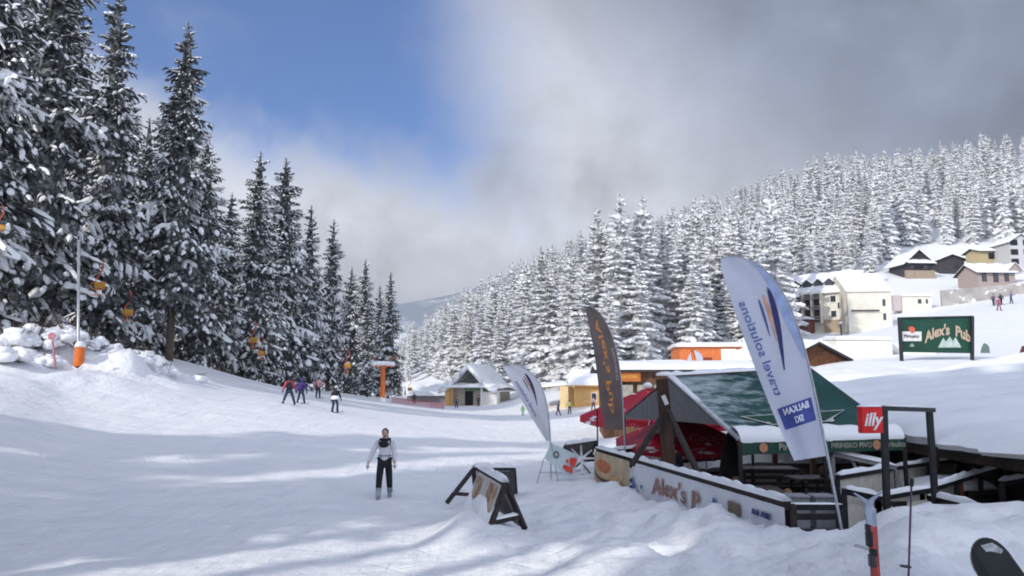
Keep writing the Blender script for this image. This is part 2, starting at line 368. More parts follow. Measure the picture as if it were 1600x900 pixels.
# ---------------------------------------------------------------- spruces
def finger(L_, w, snow, rg, drop=0.12, n=4, fr=5, snow_h=.45):
    laden = snow > .8; rk = .62 if laden else 1.0; snow_h = .75 if laden else snow_h; dn_ = .75 if laden else .38
    """one snow-laden twig along +X: returns verts, quads (tri stored as repeated), material flags"""
    V = []; F = []; Mt = []
    ts = np.linspace(0, 1, n+1)
    prof = w*np.clip(np.sin(np.pi*np.clip(ts*.86+.13, 0, 1))**.7, .08, 1)*rg.uniform(.75, 1.25, n+1)
    zc = -drop*L_*ts**1.7
    side = rg.uniform(-.06, .06)*L_*ts
    # dark ribbon, a little wider than the snow, ragged
    b = 0
    for i, t in enumerate(ts):
        x = t*L_; wd = prof[i]*rg.uniform(.75, 1.5)*rk
        V += [(x, side[i]-wd*.75, zc[i]-.35*wd-rg.uniform(0, .2)*w), (x, side[i], zc[i]-.02*w), (x, side[i]+wd*.75, zc[i]-.35*wd-rg.uniform(0, .2)*w)]
    for i in range(n):
        a = b+i*3
        F += [(a, a+1, a+4, a+3), (a+1, a+2, a+5, a+4)]; Mt += [0, 0]
    # hanging fringe
    for k in range(fr):
        t = rg.uniform(.05, 1.0); x = t*L_; s = rg.choice([-1, 1]); wd = np.interp(t, ts, prof)
        y0 = s*wd*rg.uniform(.2, .75); zz = -drop*L_*t**1.7-.2*wd; l = w*rg.uniform(.6, 1.3); q = w*rg.uniform(.25, .5)
        j = len(V)
        V += [(x-q, y0, zz), (x+q, y0, zz), (x+q*.6+l*.35, y0+s*l*.55, zz-l*.55), (x+l*.3, y0+s*l*.6, zz-l*.7)]
        F += [(j, j+1, j+2, j+3)]; Mt += [0]
    # snow: one arched pad when heavily laden, else several soft separate clumps
    if rg.random() < snow:
        if laden: segs = [(0.0, 1.0, n)]
        else:
            segs = []
            for _ in range(max(1, int(rg.uniform(2.0, 5.0)*L_+.9))):
                c0 = rg.uniform(.08, .98); dl = w/L_*rg.uniform(.45, 1.3); segs.append((max(0, c0-dl), min(1.02, c0+dl), 3))
        for a0, a1, m in segs:
            b = len(V); k_ = 1.0 if laden else rg.uniform(.7, 1.25); oy = 0 if laden else rg.uniform(-.25, .25)*w
            for i, t in enumerate(np.linspace(a0, a1, m+1)):
                e = math.sin(math.pi*min(1, max(0, (i+.35)/(m+.7))))**.5
                wd = max(np.interp(t, ts, prof), w*.55)*rg.uniform(.75, 1.2)*e*k_*(1 if laden else 1.25); hh = w*snow_h*rg.uniform(.6, 1.4)*e*k_
                z0 = -drop*L_*t**1.7; x = t*L_; sy = np.interp(t, ts, side)+oy
                V += [(x, sy-wd*.68, z0-dn_*wd), (x, sy-wd*.3, z0+hh*.8), (x, sy+wd*.3, z0+hh*.85), (x, sy+wd*.68, z0-dn_*wd)]
            for i in range(m):
                for c in range(3):
                    a = b+i*4+c; F.append((a, a+1, a+5, a+4)); Mt.append(1)
            F += [(b, b+1, b+2, b+3), (b+m*4+3, b+m*4+2, b+m*4+1, b+m*4)]; Mt += [1, 1]
    return np.array(V), np.array(F), np.array(Mt)
def bough(snow, rg, nf, wrel, n=4, fr=5, drop=.12, hang=0.0):
    parts = [finger(1.0, wrel*1.05, snow, rg, drop, n, fr)]
    for k in range(nf):
        t = .12+.76*(k+rg.uniform(0, .8))/max(nf, 1); s = 1 if k % 2 else -1
        ang = s*R(rg.uniform(28, 68)); ln = (.58-.42*t)*rg.uniform(.75, 1.25); pit = -R(hang*rg.uniform(.3, 1.6))
        V, F, Mt = finger(ln, wrel*rg.uniform(.7, 1.1), snow, rg, drop*1.6, max(2, n-1), max(2, fr-2) if fr else 0)
        V = V.copy(); x_ = V[:, 0]*math.cos(pit)-V[:, 2]*math.sin(pit); V[:, 2] = V[:, 0]*math.sin(pit)+V[:, 2]*math.cos(pit); V[:, 0] = x_
        c, q = math.cos(ang), math.sin(ang)
        V2 = V.copy(); V2[:, 0] = V[:, 0]*c-V[:, 1]*q+t; V2[:, 1] = V[:, 0]*q+V[:, 1]*c; V2[:, 2] -= drop*t**1.7+.03
        parts.append((V2, F, Mt))
    return cat(parts)
def cat(parts):
    off = 0; Vs = []; Fs = []; Ms = []
    for V, F, Mt in parts: Vs.append(V); Fs.append(F+off); Ms.append(Mt); off += len(V)
    return np.concatenate(Vs), np.concatenate(Fs), np.concatenate(Ms)
def crown_data(seed, h=26.0, rad=3.4, whorls=44, per=7, snow=.6, nf=5, n=4, fr=5, wbig=.105, core=True, gap=0.1, base=.06, hang=0.0, pw=.78):
    rg = np.random.default_rng(seed)
    big = [bough(snow if not hang else (.79, .45, .84, .3, .79, .55, .75)[_], rg, nf, wbig, n, fr, .16 if not hang else .24, hang) for _ in range(7)]
    small = [bough(snow, rg, max(1, nf//2-1), wbig*2.3, max(2, n-1), max(2, fr-2), .06) for _ in range(5)]
    out = []
    for wi in range(whorls):
        f = (wi+rg.uniform(-.3, .3))/(whorls-1); f = min(max(f, 0), 1)
        z = h*(base+(1-base-.015)*f**.93)
        r = rad*((1-f)**pw)*(1 if f > .12 else .7+2.5*f)+.18
        r *= rg.uniform(.82, 1.14) if not hang else rg.uniform(.70, 1.20)
        for k in range(per if f < .85 else per-2):
            if rg.random() < gap: continue
            a = 2*math.pi*(k+rg.uniform(-.35, .35))/per+wi*1.7
            l = r*(rg.uniform(.68, 1.2) if not hang else rg.uniform(.6, 1.28))
            V, F, Mt = (big if l > 1.2 else small)[rg.integers(7 if l > 1.2 else 5)]
            tilt = R(-22+46*f+rg.uniform(-9, 9)) if not hang else R(-16+44*f**1.5+rg.uniform(-16, 16))   # drooping low down, rising at the tip
            if l < .5: tilt = R(rg.uniform(15, 45))
            V = V*l; V[:, 2] *= .9
            c, q = math.cos(tilt), math.sin(tilt)
            x = V[:, 0]*c-V[:, 2]*q; zz = V[:, 0]*q+V[:, 2]*c
            x = x + .05; y = V[:, 1]*rg.uniform(.8, 1.15)
            ca, sa = math.cos(a), math.sin(a)
            out.append((np.stack([x*ca-y*sa, x*sa+y*ca, zz+z+rg.uniform(-.2, .2)], 1), F, Mt))
    if core:  # inner cone added to stop light passing through the crown
        m = 9; lv = 9; V = []
        for j in range(lv+1):
            f = j/lv
            for i in range(m):
                r = (rad*.42*(1-f)**.8+.03)*rg.uniform(.6, 1.25); a = 2*math.pi*i/m+j*.4
                V.append((r*math.cos(a), r*math.sin(a), h*(base+.03+(.97-base)*f)-rg.uniform(0, .5)))
        F = [(j*m+i, j*m+(i+1) % m, (j+1)*m+(i+1) % m, (j+1)*m+i) for j in range(lv) for i in range(m)]
        out.append((np.array(V), np.array(F), np.zeros(len(F), int)))
    return cat(out)
def mesh_from(name, data, mats, smooth=True):
    V, F, Mt = data
    me = bpy.data.meshes.new(name); fill(me, V, F, 4)
    for m in mats: me.materials.append(m)
    me.polygons.foreach_set('material_index', Mt.astype(np.int32))
    if smooth: me.polygons.foreach_set('use_smooth', (Mt > 0))
    me.update(); return me
def trunk_mesh(h, r=.28):
    mb = MB(); mb.tube([(0, 0, -1.5), (0, 0, h*.25), (.06, 0, h*.6), (0, .03, h*.99)], [r*1.1, r*.85, r*.45, .03], 9)
    me = bpy.data.meshes.new('trunk'); me.from_pydata(mb.v, [], mb.f); me.materials.append(BARK); me.polygons.foreach_set('use_smooth', [True]*len(mb.f)); return me
TM = trunk_mesh(26.0)
NEAR = [mesh_from('crown', crown_data(100+i, rad=r_, whorls=38, per=8, snow=.8, gap=.08, base=b_, nf=9, n=3, wbig=.088, hang=26, pw=.66), [GREEN, SNOWT]) for i, (r_, s_, b_) in enumerate([(3.4, .62, .05), (3.1, .55, .08), (3.7, .6, .04), (2.9, .7, .10), (3.3, .5, .17)])]
MID = [mesh_from('crown', crown_data(200+i, rad=r_, whorls=30, per=7, snow=s_, nf=4, n=3, fr=2, wbig=.17, base=.03), [FROSTY, SNOWT]) for i, (r_, s_) in enumerate([(3.4, 1), (3.0, .95), (3.7, 1), (2.7, .88), (3.2, 1)])]
MIDD = [mesh_from('crown', crown_data(250+i, rad=r_, whorls=30, per=7, snow=.7, nf=3, n=3, fr=3, wbig=.15, base=.03), [FROSTY, SNOWT]) for i, r_ in enumerate([3.3, 2.8])]
FARD = [crown_data(300+i, rad=r_, whorls=23, per=7, snow=s_, nf=1, n=2, fr=0, wbig=.27, base=.03) for i, (r_, s_) in enumerate([(3.2, 1), (2.8, .95), (3.5, 1), (2.5, .6), (3.0, 1)])]
FAR = [mesh_from('spruce_crown', d, [FROSTY, SNOWT]) for d in FARD]
HIGH = mesh_from('crown', crown_data(177, rad=3.6, whorls=26, per=8, snow=.8, gap=.03, base=.56, nf=5, n=3, wbig=.12, pw=.6), [GREEN, SNOWT])
_proto = {}
def tree(px, top, D, me, label, group, wr=1.0, single=False, x=None):
    base = G(px, D) if x is None else Vector((x, D, H(x, D)))
    zt = P(px, top, D).z if x is None else top
    h = max(6.0, zt-base.z+.25); s = h/26.0
    hw = s**.7*wr if h < 30 else s*.95*wr
    nm = 'spruce_tree'
    if single:
        o = bpy.data.objects.new(nm, me); COL.objects.link(o); o.location = base
        o.scale = (hw*rnd.uniform(.9, 1.1), hw, s); o.rotation_euler = (R(rnd.gauss(0, 1.6)), R(rnd.gauss(0, 1.6)), rnd.uniform(0, 6.28)); tag(o, label, 'tree', group); return o
    o = bpy.data.objects.new(nm, None); COL.objects.link(o); o.location = base; o.scale = (hw, hw, s); o.rotation_euler = (R(rnd.uniform(-1, 1)), R(rnd.uniform(-1, 1)), rnd.uniform(0, 6.28))
    tag(o, label, 'tree', group)
    for n_, m_ in (('trunk', TM), ('crown', me)):
        c = bpy.data.objects.new(n_, m_); COL.objects.link(c); c.parent = o
    return o
LG = 'dark spruces lining the left side of the piste'
left = [
 (-70, -260, 46, 2, 'dark snow-dusted spruce cut off by the left edge of the photo'),
 (38, -150, 55, 0, 'huge snow-clumped spruce rising out of the top left corner'),
 (155, -22, 62, 1, 'tall spruce whose snow-white top just reaches the upper edge of the photo'),
 (262, 38, 66, 4, 'tall pointed spruce with bare lower trunk and long lit snowy right side'),
 (388, 236, 92, 0, 'bushy spruce with shaded branches right of the tall pointed bare-trunked one'),
 (440, 246, 104, 2, 'broad narrow-topped spruce behind the red and purple skiers'),
 (511, 342, 128, 3, 'slim spruce with sunlit white left side above the white-jacketed skier'),
 (567, 404, 160, 0, 'spruce with forked-looking snowy top left of the orange lift tower'),
 (574, 472, 140, 3, 'smaller pale spruce standing in front of the row, left of the orange lift tower'),
 (606, 425, 158, 1, 'last tall dark spruce of the row, rising right behind the orange lift tower'),
 (545, 418, 150, 2, 'half-hidden spruce between the slim sunlit one and the pair at the tower'),
 (478, 320, 118, 1, 'dark spruce between the broad one and the slim sunlit one'),
 (345, 300, 88, 3, 'lower spruce filling the gap right of the tall bare-trunked one'),
 (100, 120, 72, 2, 'shaded spruce behind the corner giant, left of the snow-white top'),
 (213, 185, 78, 0, 'dark spruce behind, left of the tall bare-trunked one'),
 (308, 215, 84, 2, 'shaded spruce whose top shows behind the lit side of the tall pointed one'),
 (415, 330, 98, 1, 'low spruce in front of the gap between the two bushy tops'),
 (590, 445, 172, 3, 'slender spruce peeking out just left of the last tall dark one'),
]
for i, (px, top, D, k, lb) in enumerate(left): tree(px, top, D, NEAR[k], lb, LG, rnd.uniform(1.0, 1.15))
def envl(px): return float(np.interp(px, [-200, 0, 60, 110, 160, 205, 262, 300, 345, 388, 440, 475, 511, 545, 567, 606, 625, 640], [-300, -150, -150, 60, -20, 170, 40, 220, 300, 236, 246, 330, 342, 415, 404, 425, 520, 560]))
for i in range(34):
    px = -120+i*22.5+rnd.uniform(-8, 8); D = np.interp(px, [-120, 260, 640], [74, 96, 190])+rnd.uniform(0, 14)
    tree(px, envl(px)+rnd.uniform(55, 140), D, NEAR[rnd.randrange(5)] if i % 2 else MIDD[i % 2], ('%s of the shaded spruces behind the dark front row at the left' % (['leftmost', 'second from left', 'third from left', 'fourth from left', 'fifth from left', 'sixth from left', 'seventh from left', 'eighth from left', 'ninth from left', 'tenth from left', 'eleventh from left', 'twelfth from left', 'thirteenth from left', 'fourteenth from left', 'fifteenth from left', 'sixteenth from left', 'seventeenth from left', 'seventeenth from right', 'sixteenth from right', 'fifteenth from right', 'fourteenth from right', 'thirteenth from right', 'twelfth from right', 'eleventh from right', 'tenth from right', 'ninth from right', 'eighth from right', 'seventh from right', 'sixth from right', 'fifth from right', 'fourth from right', 'third from right', 'second from right', 'rightmost'][i])), 'spruces standing behind the front row on the left', 1.15)
# trees beside and behind the camera on the left, which shade the slope
OFF = []
rr_ = random.Random(21)
for k in range(1500):
    c_, a_ = rr_.uniform(-29, 4), rr_.uniform(-30, -9)     # across and along the direction of the sun
    x, y = .7071*(a_+c_), .7071*(a_-c_)
    if abs(c_+10.0) < 5.4 or (abs(c_+23) < 4.6 and a_ > -20): continue      # gaps that let streaks of sun through
    if x > -.72*max(y, 0)-5.5 and y > 0: continue
    if any((x-a)**2+(y-b)**2 < 4.5**2 for a, b, c in OFF): continue
    OFF.append((x, y, rr_.uniform(18, 25)))
for i, (x, y, h) in enumerate(OFF):
    tree(0, H(x, y)+h, y, NEAR[rnd.randrange(4)], 'spruce standing out of view, left of or behind the camera', 'spruces out of view', 1.3, x=x)
# bare-stemmed trees added out of view: low sun reaches the mound, not the terrace
for k in range(7):
    c_ = -14.4+k*1.75; a_ = -12.2 if k % 2 else -15.4; x, y = .7071*(a_+c_), .7071*(a_-c_)
    tree(0, H(x, y)+27.5, y, HIGH, 'bare-stemmed tall spruce added out of view behind the camera to shade the terrace', 'tall spruces added out of view as sun blockers', 1.35, x=x)
# the wood goes on to the left of the frame
O2 = []
for k in range(1600):
    x = rr_.uniform(-105, -36); y = rr_.uniform(6, 92)
    if x > -.72*y-9 or .7071*(x-y) > -50 or x+y > 10 or rr_.random() < .3 or any((x-a)**2+(y-b)**2 < 6.0**2 for a, b, c in O2): continue
    O2.append((x, y, rr_.uniform(13, 22)))
O2.sort(key=lambda q: abs(q[0]+.72*q[1])); O2 = O2[:60]
for x, y, h in O2: tree(0, H(x, y)+h, y, MIDD[rnd.randrange(2)], 'spruce of the wood beyond the left edge of the view', 'wood out of view on the left', 1.25, x=x)
print('OFF', len(OFF), len(O2))
# forest on the right hand slope
def envr(px): return float(np.interp(px, [620, 640, 700, 760, 800, 850, 900, 940, 970, 1005, 1040, 1100, 1150, 1200, 1250, 1300, 1400, 1500, 1560, 1600, 1800],
                                         [540, 505, 462, 430, 404, 388, 368, 345, 330, 335, 335, 308, 292, 272, 252, 228, 228, 212, 196, 200, 205]))
MG = 'big snow-laden spruces at the foot of the forest'
midt = [(892, 395, 124, 0), (935, 322, 122, 3), (972, 303, 118, 0), (1006, 305, 120, 1), (1045, 345, 124, 2), (1080, 330, 130, 4), (1118, 345, 128, 0), (1160, 330, 136, 2), (1200, 350, 150, 1), (1225, 370, 160, 4),
        (860, 420, 136, 2), (835, 440, 146, 4), (915, 420, 118, 2), (1000, 400, 114, 4), (1085, 420, 118, 2), (1140, 430, 124, 0), (950, 440, 112, 0)]
mlab = ['snowy spruce left of the tallest three dark-tipped ones', 'dark-tipped tall spruce, left one of the three tallest', 'tallest dark-tipped snowy spruce above the brown feather flag', 'dark-tipped tall spruce, right one of the three tallest', 'white spruce just right of the three tallest', 'broad white spruce above the left end of the green tent',
        'white spruce behind the tip of the big white feather flag', 'snow-thick spruce right of the tip of the big feather flag', 'snowy spruce behind the upper bend of the big feather flag', 'snowy spruce left of the balconied hotel',
        'snowy spruce above the small wooden hut behind the small white flag', 'white spruce right behind the lodge roof', 'lower snowy spruce behind the top of the brown flag', 'lower snow-heavy spruce in front of the three tallest', 'lower snow-heavy spruce above the orange building', 'lower white spruce behind the orange building\'s right end', 'bushy low spruce right of the brown flag']
for (px, top, D, k), lb in zip(midt, mlab): tree(px, top, D, MID[k] if k != 3 else MIDD[1], lb, MG, 1.45)
# clump around the hotel and in front of the hill
hot = [(1235, 345, 205, 0), (1262, 330, 200, 2), (1290, 340, 195, 1), (1318, 325, 200, 4), (1345, 340, 198, 3), (1248, 300, 215, 4), (1300, 290, 212, 0), (1330, 360, 190, 2), (1275, 360, 188, 1), (1225, 400, 180, 4), (1370, 345, 225, 0)]
for px, top, D, k in hot: tree(px, top, D, MID[k] if k != 3 else MIDD[0], '%s spruce in the clump behind the hotel roof' % {1225: 'leftmost', 1235: 'second from left', 1248: 'third from left, tall', 1262: 'fourth from left', 1275: 'fifth from left, low', 1290: 'middle', 1300: 'tallest, just right of middle', 1318: 'fourth from right', 1330: 'third from right, low', 1345: 'second from right', 1370: 'rightmost'}[px], 'spruces in the clump behind the hotel', 1.15)
sel = []
tries = 0; cellp = []
FOREST_BASE = lambda px: float(np.interp(px, [620, 860, 870, 1225, 1226, 1400, 1401, 1700], [604, 604, 590, 585, 436, 410, 384, 372]))
cand = []
for tries in range(26000):
    px = rnd.uniform(618, 1690); D = 120*math.exp(rnd.uniform(0, math.log(420/120.)))
    if px < 860 and D < 175: continue
    if px < 690 and D < 240: continue
    cand.append((px, D))
pxs = np.array([c[0] for c in cand]); Ds = np.array([c[1] for c in cand]); xs_ = (pxs-800)/1200*Ds; zs_ = Hn(xs_, Ds)
pyb = 600-1200*zs_/Ds
occ = {}
kept = []
order = np.argsort(Ds)
for i in order:
    px, D, x, z = pxs[i], Ds[i], xs_[i], zs_[i]
    if pyb[i] > FOREST_BASE(px): continue
    spc = rnd.uniform(4.6, 6.6)+D*.010
    key = (int(x//10), int(D//10)); ok = True
    for a in (-1, 0, 1):
        for b in (-1, 0, 1):
            for (xx, yy) in occ.get((0, key[0]+a, key[1]+b), []):
                if (xx-x)**2+(yy-D)**2 < spc*spc: ok = False
    if not ok: continue
    h = rnd.uniform(18, 31)
    top = 600-1200*(z+h)/D; e = envr(px)
    if top < e:
        top = e+rnd.uniform(-6, 22); h = D*(600-top)/1200-z
        if h < 13: continue
    occ.setdefault((0, key[0], key[1]), []).append((x, D))
    kept.append((px, top, D, h, x, z))
NI = 215
LM = [(690, 'left of the lodge'), (735, 'over the lodge gable'), (790, 'over the lodge roof'), (840, 'over the small white flag'), (885, 'over the timber hut porch'), (925, 'left of the brown flag'), (965, 'over the brown flag'), (1010, 'over the timber post'),
      (1060, 'over the tent ridge end'), (1110, 'over the orange cabin'), (1150, 'left of the big white flag top'), (1200, 'over the big white flag bend'), (1240, 'over the left end of the hotel'), (1290, 'over the hotel dormers'), (1340, 'over the middle of the hotel'),
      (1400, 'over the white hotel block'), (1450, 'over the dark steep-gabled chalet'), (1500, 'over the small dark chalet'), (1550, 'over the yellow chalet'), (1610, 'over the tall pale house'), (1800, 'at the right edge')]
BD = ['lowest row', 'second row', 'third row', 'upper rows']
keys = {}
for k, (px, top, D, h, x, z) in enumerate(kept[:NI]):
    lm = next(w for a, w in LM if px < a); bd = min(3, int((1-(600-1200*z/D-250)/370.)*5)) if False else min(3, int(max(0, (math.log(D/120.)/math.log(2.6)))*4))
    keys.setdefault((lm, bd), []).append((px, k))
ORDN = ['first', 'second', 'third', 'fourth', 'fifth', 'sixth', 'seventh', 'eighth', 'ninth', 'tenth', 'eleventh', 'twelfth']
NAMES = {}
for (lm, bd), L_ in keys.items():
    L_.sort()
    for n_, (px, k) in enumerate(L_):
        NAMES[k] = ('lone' if len(L_) == 1 else ORDN[min(n_, 11)]+' from left') + ' white spruce ' + lm + ', ' + BD[bd]
for k, (px, top, D, h, x, z) in enumerate(kept[:NI]):
    gr = 'white spruces beyond the lodge' if px < 860 else 'snow-white spruces on the middle slope' if px < 1230 else 'white spruces above the hotel and chalets'
    tree(px, top, D, (MIDD[k % 2] if k % 9 == 4 else (MID if D < 340 else FAR)[rnd.randrange(5)]), NAMES[k], gr, rnd.uniform(.9, 1.5), single=D > 200)
parts = []
for k, (px, top, D, h, x, z) in enumerate(kept[NI:NI+1500]):
    V, F, Mt = FARD[k % 5] if rnd.random() > .12 else FARD[3]
    s = h/26.0; q = s**.7*rnd.uniform(.9, 1.5); a = rnd.uniform(0, 6.28); c_, s_ = math.cos(a), math.sin(a)
    parts.append((np.stack([(V[:, 0]*c_-V[:, 1]*s_)*q+x, (V[:, 0]*s_+V[:, 1]*c_)*q+D, V[:, 2]*s+z-.2], 1), F, Mt))
print('FOREST', len(kept), 'merged', len(parts))
if parts:
    fo = bpy.data.objects.new('forest', mesh_from('forest', cat(parts), [FROSTY, SNOWT])); COL.objects.link(fo)
    tag(fo, 'distant mass of snow-covered spruces filling the hill up to its ridge', 'forest', kind='stuff')

# snow-covered bushes on the bank under the left trees
def shrub(px, D, w, h, label, seed):
    b = G(px, D); t = thing('snowy_shrub', label, 'shrub', b, 'snow-buried bushes on the left bank'); rr = random.Random(seed)
    tw = MB(); sn = MB()
    for k in range(16):
        a = rr.uniform(0, 6.28); r = rr.uniform(.1, .6)*w; hh = h*rr.uniform(.55, 1.15)
        e = b+Vector((r*math.cos(a), r*math.sin(a)*.8, hh)); tw.tube([b, b+Vector((r*.5*math.cos(a), r*.5*math.sin(a), hh*.6)), e], [.03, .02, .008], 4)
        for q in range(4):
            f = rr.uniform(.5, 1); p = b.lerp(e, f)+Vector((rr.uniform(-.2, .2), rr.uniform(-.2, .2), rr.uniform(0, .15)))
            tw.tube([b.lerp(e, f*.8), p], [.012, .005], 3)
    n = int(16+w*11)
    for k in range(n):
        a = rr.uniform(0, 6.28); r = rr.uniform(0, 1)**.6*.55*w; s = rr.uniform(.12, .42)*(.5+w*.25)
        zc = h*(.70-.80*(r/w)**1.2)*rr.uniform(.25, 1.0)
        sn.ball(b+Vector((r*math.cos(a), r*math.sin(a)*.8, zc)), (s*rr.uniform(.8, 1.7), s*rr.uniform(.8, 1.3), s*rr.uniform(.5, .85)), 9, 6, jit=.22, seed=seed*150+k)
    tw.build('branches', BARK, t); sn.build('snow_load', SNOW, t, smooth=True)
sh = [(20, 41, 2.0, 1.5, 'snow-buried bush at the left edge of the photo'), (52, 42, 2.2, 1.9, 'large domed snow-buried bush left of the pink marker pole'), (100, 43, 1.9, 1.5, 'rounded snowy bush between the pink marker and the padded pole'),
      (140, 44, 1.5, 1.0, 'low snowy bush right of the orange padded pole'), (175, 44.5, 1.4, .9, 'thin-twigged snowy bush, second to the right of the padded pole'), (222, 45, 1.2, 1.25, 'pointed snow-capped sapling bush below the bare spruce trunk'), (258, 46, 1.1, .7, 'half bare brownish bush at the right end of the bank'),
      (205, 45.5, 1.3, .8, 'knobbly snowy bush left of the pointed one'), (75, 40.5, 1.1, .6, 'low snow hump of a bush in front of the pink marker pole'), (8, 38, 1.8, .9, 'low wide snowy bush at the foot of the bank by the photo edge'), (310, 50, 1.1, .5, 'small snowy tuft at the edge of the piste, right end of the bank')]
for i, (px, D, w, h, lb) in enumerate(sh): shrub(px, D, w, h, lb, i+3)

# ---------------------------------------------------------------- writing
def text_mesh(body, size=1.0, shear=0.0, bold=0.0, align='CENTER', sx=1.0):
    cu = bpy.data.curves.new('txt', 'FONT'); cu.body = body; cu.size = size; cu.shear = shear; cu.offset = bold; cu.align_x = align; cu.align_y = 'CENTER'; cu.resolution_u = 3
    o = bpy.data.objects.new('txt', cu); COL.objects.link(o)
    dg = bpy.context.evaluated_depsgraph_get(); dg.update()
    me = bpy.data.meshes.new_from_object(o.evaluated_get(dg)); bpy.data.objects.remove(o)
    vs = [(v.co.x*sx, v.co.y) for v in me.vertices]; fs = [tuple(p.vertices) for p in me.polygons]
    bpy.data.meshes.remove(me); return vs, fs
def lettering(name, body, fn, material, parent, size=1.0, **k):
    """fn maps flat text coordinates to world"""
    vs, fs = text_mesh(body, size, **k); mb = MB(); mb.add([fn(x, y) for x, y in vs], fs); return mb.build(name, material, parent)
def plane_fn(o, xd, yd, off=0.0):
    o = Vector(o); xd = Vector(xd).normalized(); yd = Vector(yd).normalized(); n = xd.cross(yd).normalized()
    if n.dot(o) > 0: n = -n          # towards the camera at the origin
    return lambda x, y: o+xd*x+yd*y+n*off

# ---------------------------------------------------------------- generic building
def house(name, label, cat_, c, yaw, w, d, h, rise, wallm, roofm, over=.6, group=None, wins=(), doors=(), axis='x', snow_t=.35, gable=None, base=None, chim=None, sink=2.0):
    """c = centre of the front wall at ground; front faces local -Y; axis = direction of the ridge"""
    t = thing(name, label, cat_, c, group); c = Vector(c); rot = Matrix.Rotation(yaw, 3, 'Z')
    T = lambda x, y, z: c+rot@Vector((x, y, z))
    mb = MB()
    if axis == 'x':
        prof = [(0, -sink), (0, h), (d/2, h+rise), (d, h), (d, -sink)]
        mb.slab([T(-w/2, a, b) for a, b in prof], T(w/2, 0, 0)-T(-w/2, 0, 0))
    else:
        prof = [(-w/2, -sink), (w/2, -sink), (w/2, h), (0, h+rise), (-w/2, h)]
        mb.slab([T(a, 0, b) for a, b in prof], T(0, d, 0)-T(0, 0, 0))
    mb.build('wall', wallm, t)
    r = MB(); s = MB()
    def side(a0, a1, fn, l0, l1, th, m, off):
        pass
    if axis == 'x':
        k = rise/(d/2)
        for sg in (0, 1):
            e = (-over, h-over*k) if sg == 0 else (d+over, h-over*k)
            p = [T(-w/2-over, e[0], e[1]+.02), T(w/2+over, e[0], e[1]+.02), T(w/2+over, d/2, h+rise+.02), T(-w/2-over, d/2, h+rise+.02)]
            r.slab(p, (0, 0, .14)); 
            q = [v+Vector((0, 0, .145)) for v in p]; snow_sheet(s, q, snow_t, len(label) % 97+sg)
    else:
        k = rise/(w/2)
        for sg in (-1, 1):
            e = (sg*(w/2+over), h-over*k)
            p = [T(e[0], -over, e[1]+.02), T(0, -over, h+rise+.02), T(0, d+over, h+rise+.02), T(e[0], d+over, e[1]+.02)]
            r.slab(p, (0, 0, .14)); q = [v+Vector((0, 0, .145)) for v in p]; snow_sheet(s, q, snow_t, len(name)+sg)
    ro = r.build('roof', roofm, t); s.build('roof_snow', SNOW, t, smooth=True)
    for (x, z, ww, hh) in wins:
        f = MB(); f.box(T(x, -.03, z), (ww+.22, .10, hh+.22), yaw); fo = f.build('window', DWOOD if 'chalet' in wallm.name or 'render' in wallm.name else (WHITE if wallm is not WHITE else CREAM), t)
        g = MB(); g.box(T(x, -.09, z), (ww, .05, hh), yaw); g.build('pane', GLASS, fo)
    for (x, ww, hh, m) in doors:
        f = MB(); f.box(T(x, -.05, hh/2-.05), (ww, .12, hh+.1), yaw); f.build('door', m, t)
    if gable is not None:
        f = MB(); gw, gz, gh = gable
        f.slab([T(-gw/2, -.06, gz), T(gw/2, -.06, gz), T(0, -.06, gz+gh)], T(0, .05, 0)-T(0, 0, 0)); f.build('gable_panel', DWOOD, t)
    if chim:
        f = MB(); f.box(T(chim[0], chim[1], h+rise*.8), (.8, .8, 2.2), yaw); f.build('chimney', CREAM, ro)
    return t, T
def snow_sheet(mb, q, th, seed, nu=14, nv=6):
    """uneven snow cover on the quad q (4 points), rounded at its edge"""
    rr = random.Random(seed); a, b, c, d = q; ph = rr.uniform(0, 9)
    def top(u, v):
        p = (a.lerp(b, u)).lerp(d.lerp(c, u), v)
        e = min(u, 1-u)*nu*.8; e = min(1, e); f = min(1, min(v+.25/nv, 1.0)*nv*.7+.3); k = min(1, math.sqrt(max(0, e)))*min(1, f)
        return p+Vector((0, 0, th*(.25+.75*k)*(1+.22*math.sin(u*17+ph)*math.cos(v*5+ph)+.1*math.sin(u*41+v*13))))
    mb.grid(top, nu, nv)
    def skirt(u, v):
        m = 2*(nu+nv); 
        if u <= .25: x, y = u*4, 0
        elif u <= .5: x, y = 1, (u-.25)*4
        elif u <= .75: x, y = 1-(u-.5)*4, 1
        else: x, y = 0, 1-(u-.75)*4
        t = top(x, y); p = (a.lerp(b, x)).lerp(d.lerp(c, x), y)
        return p.lerp(t, v)
    mb.grid(skirt, 4*nu, 1)
def cap(mb, p0, p1, w, t, seed=0, n=None):
    """ridge of snow lying on a bar"""
    p0, p1 = Vector(p0), Vector(p1); d = p1-p0; l = d.length; n = n or max(4, int(l/.25)); rr = random.Random(seed)
    x = d.normalized(); y = Vector((0, 0, 1)).cross(x)
    if y.length < .1: y = Vector((0, 1, 0))
    y.normalize(); vs = []
    for i in range(n+1):
        k = (.35 if i in (0, n) else 1)*rr.uniform(.6, 1.3); p = p0.lerp(p1, i/n)
        vs += [p-y*w/2, p-y*w*.36+Vector((0, 0, t*k*.8)), p+Vector((0, 0, t*k)), p+y*w*.36+Vector((0, 0, t*k*.8)), p+y*w/2]
    fs = [(i*5+j, i*5+j+1, i*5+j+6, i*5+j+5) for i in range(n) for j in range(4)]
    mb.add(vs, fs+[(0, 1, 2, 3, 4), tuple(n*5+q for q in (4, 3, 2, 1, 0))])

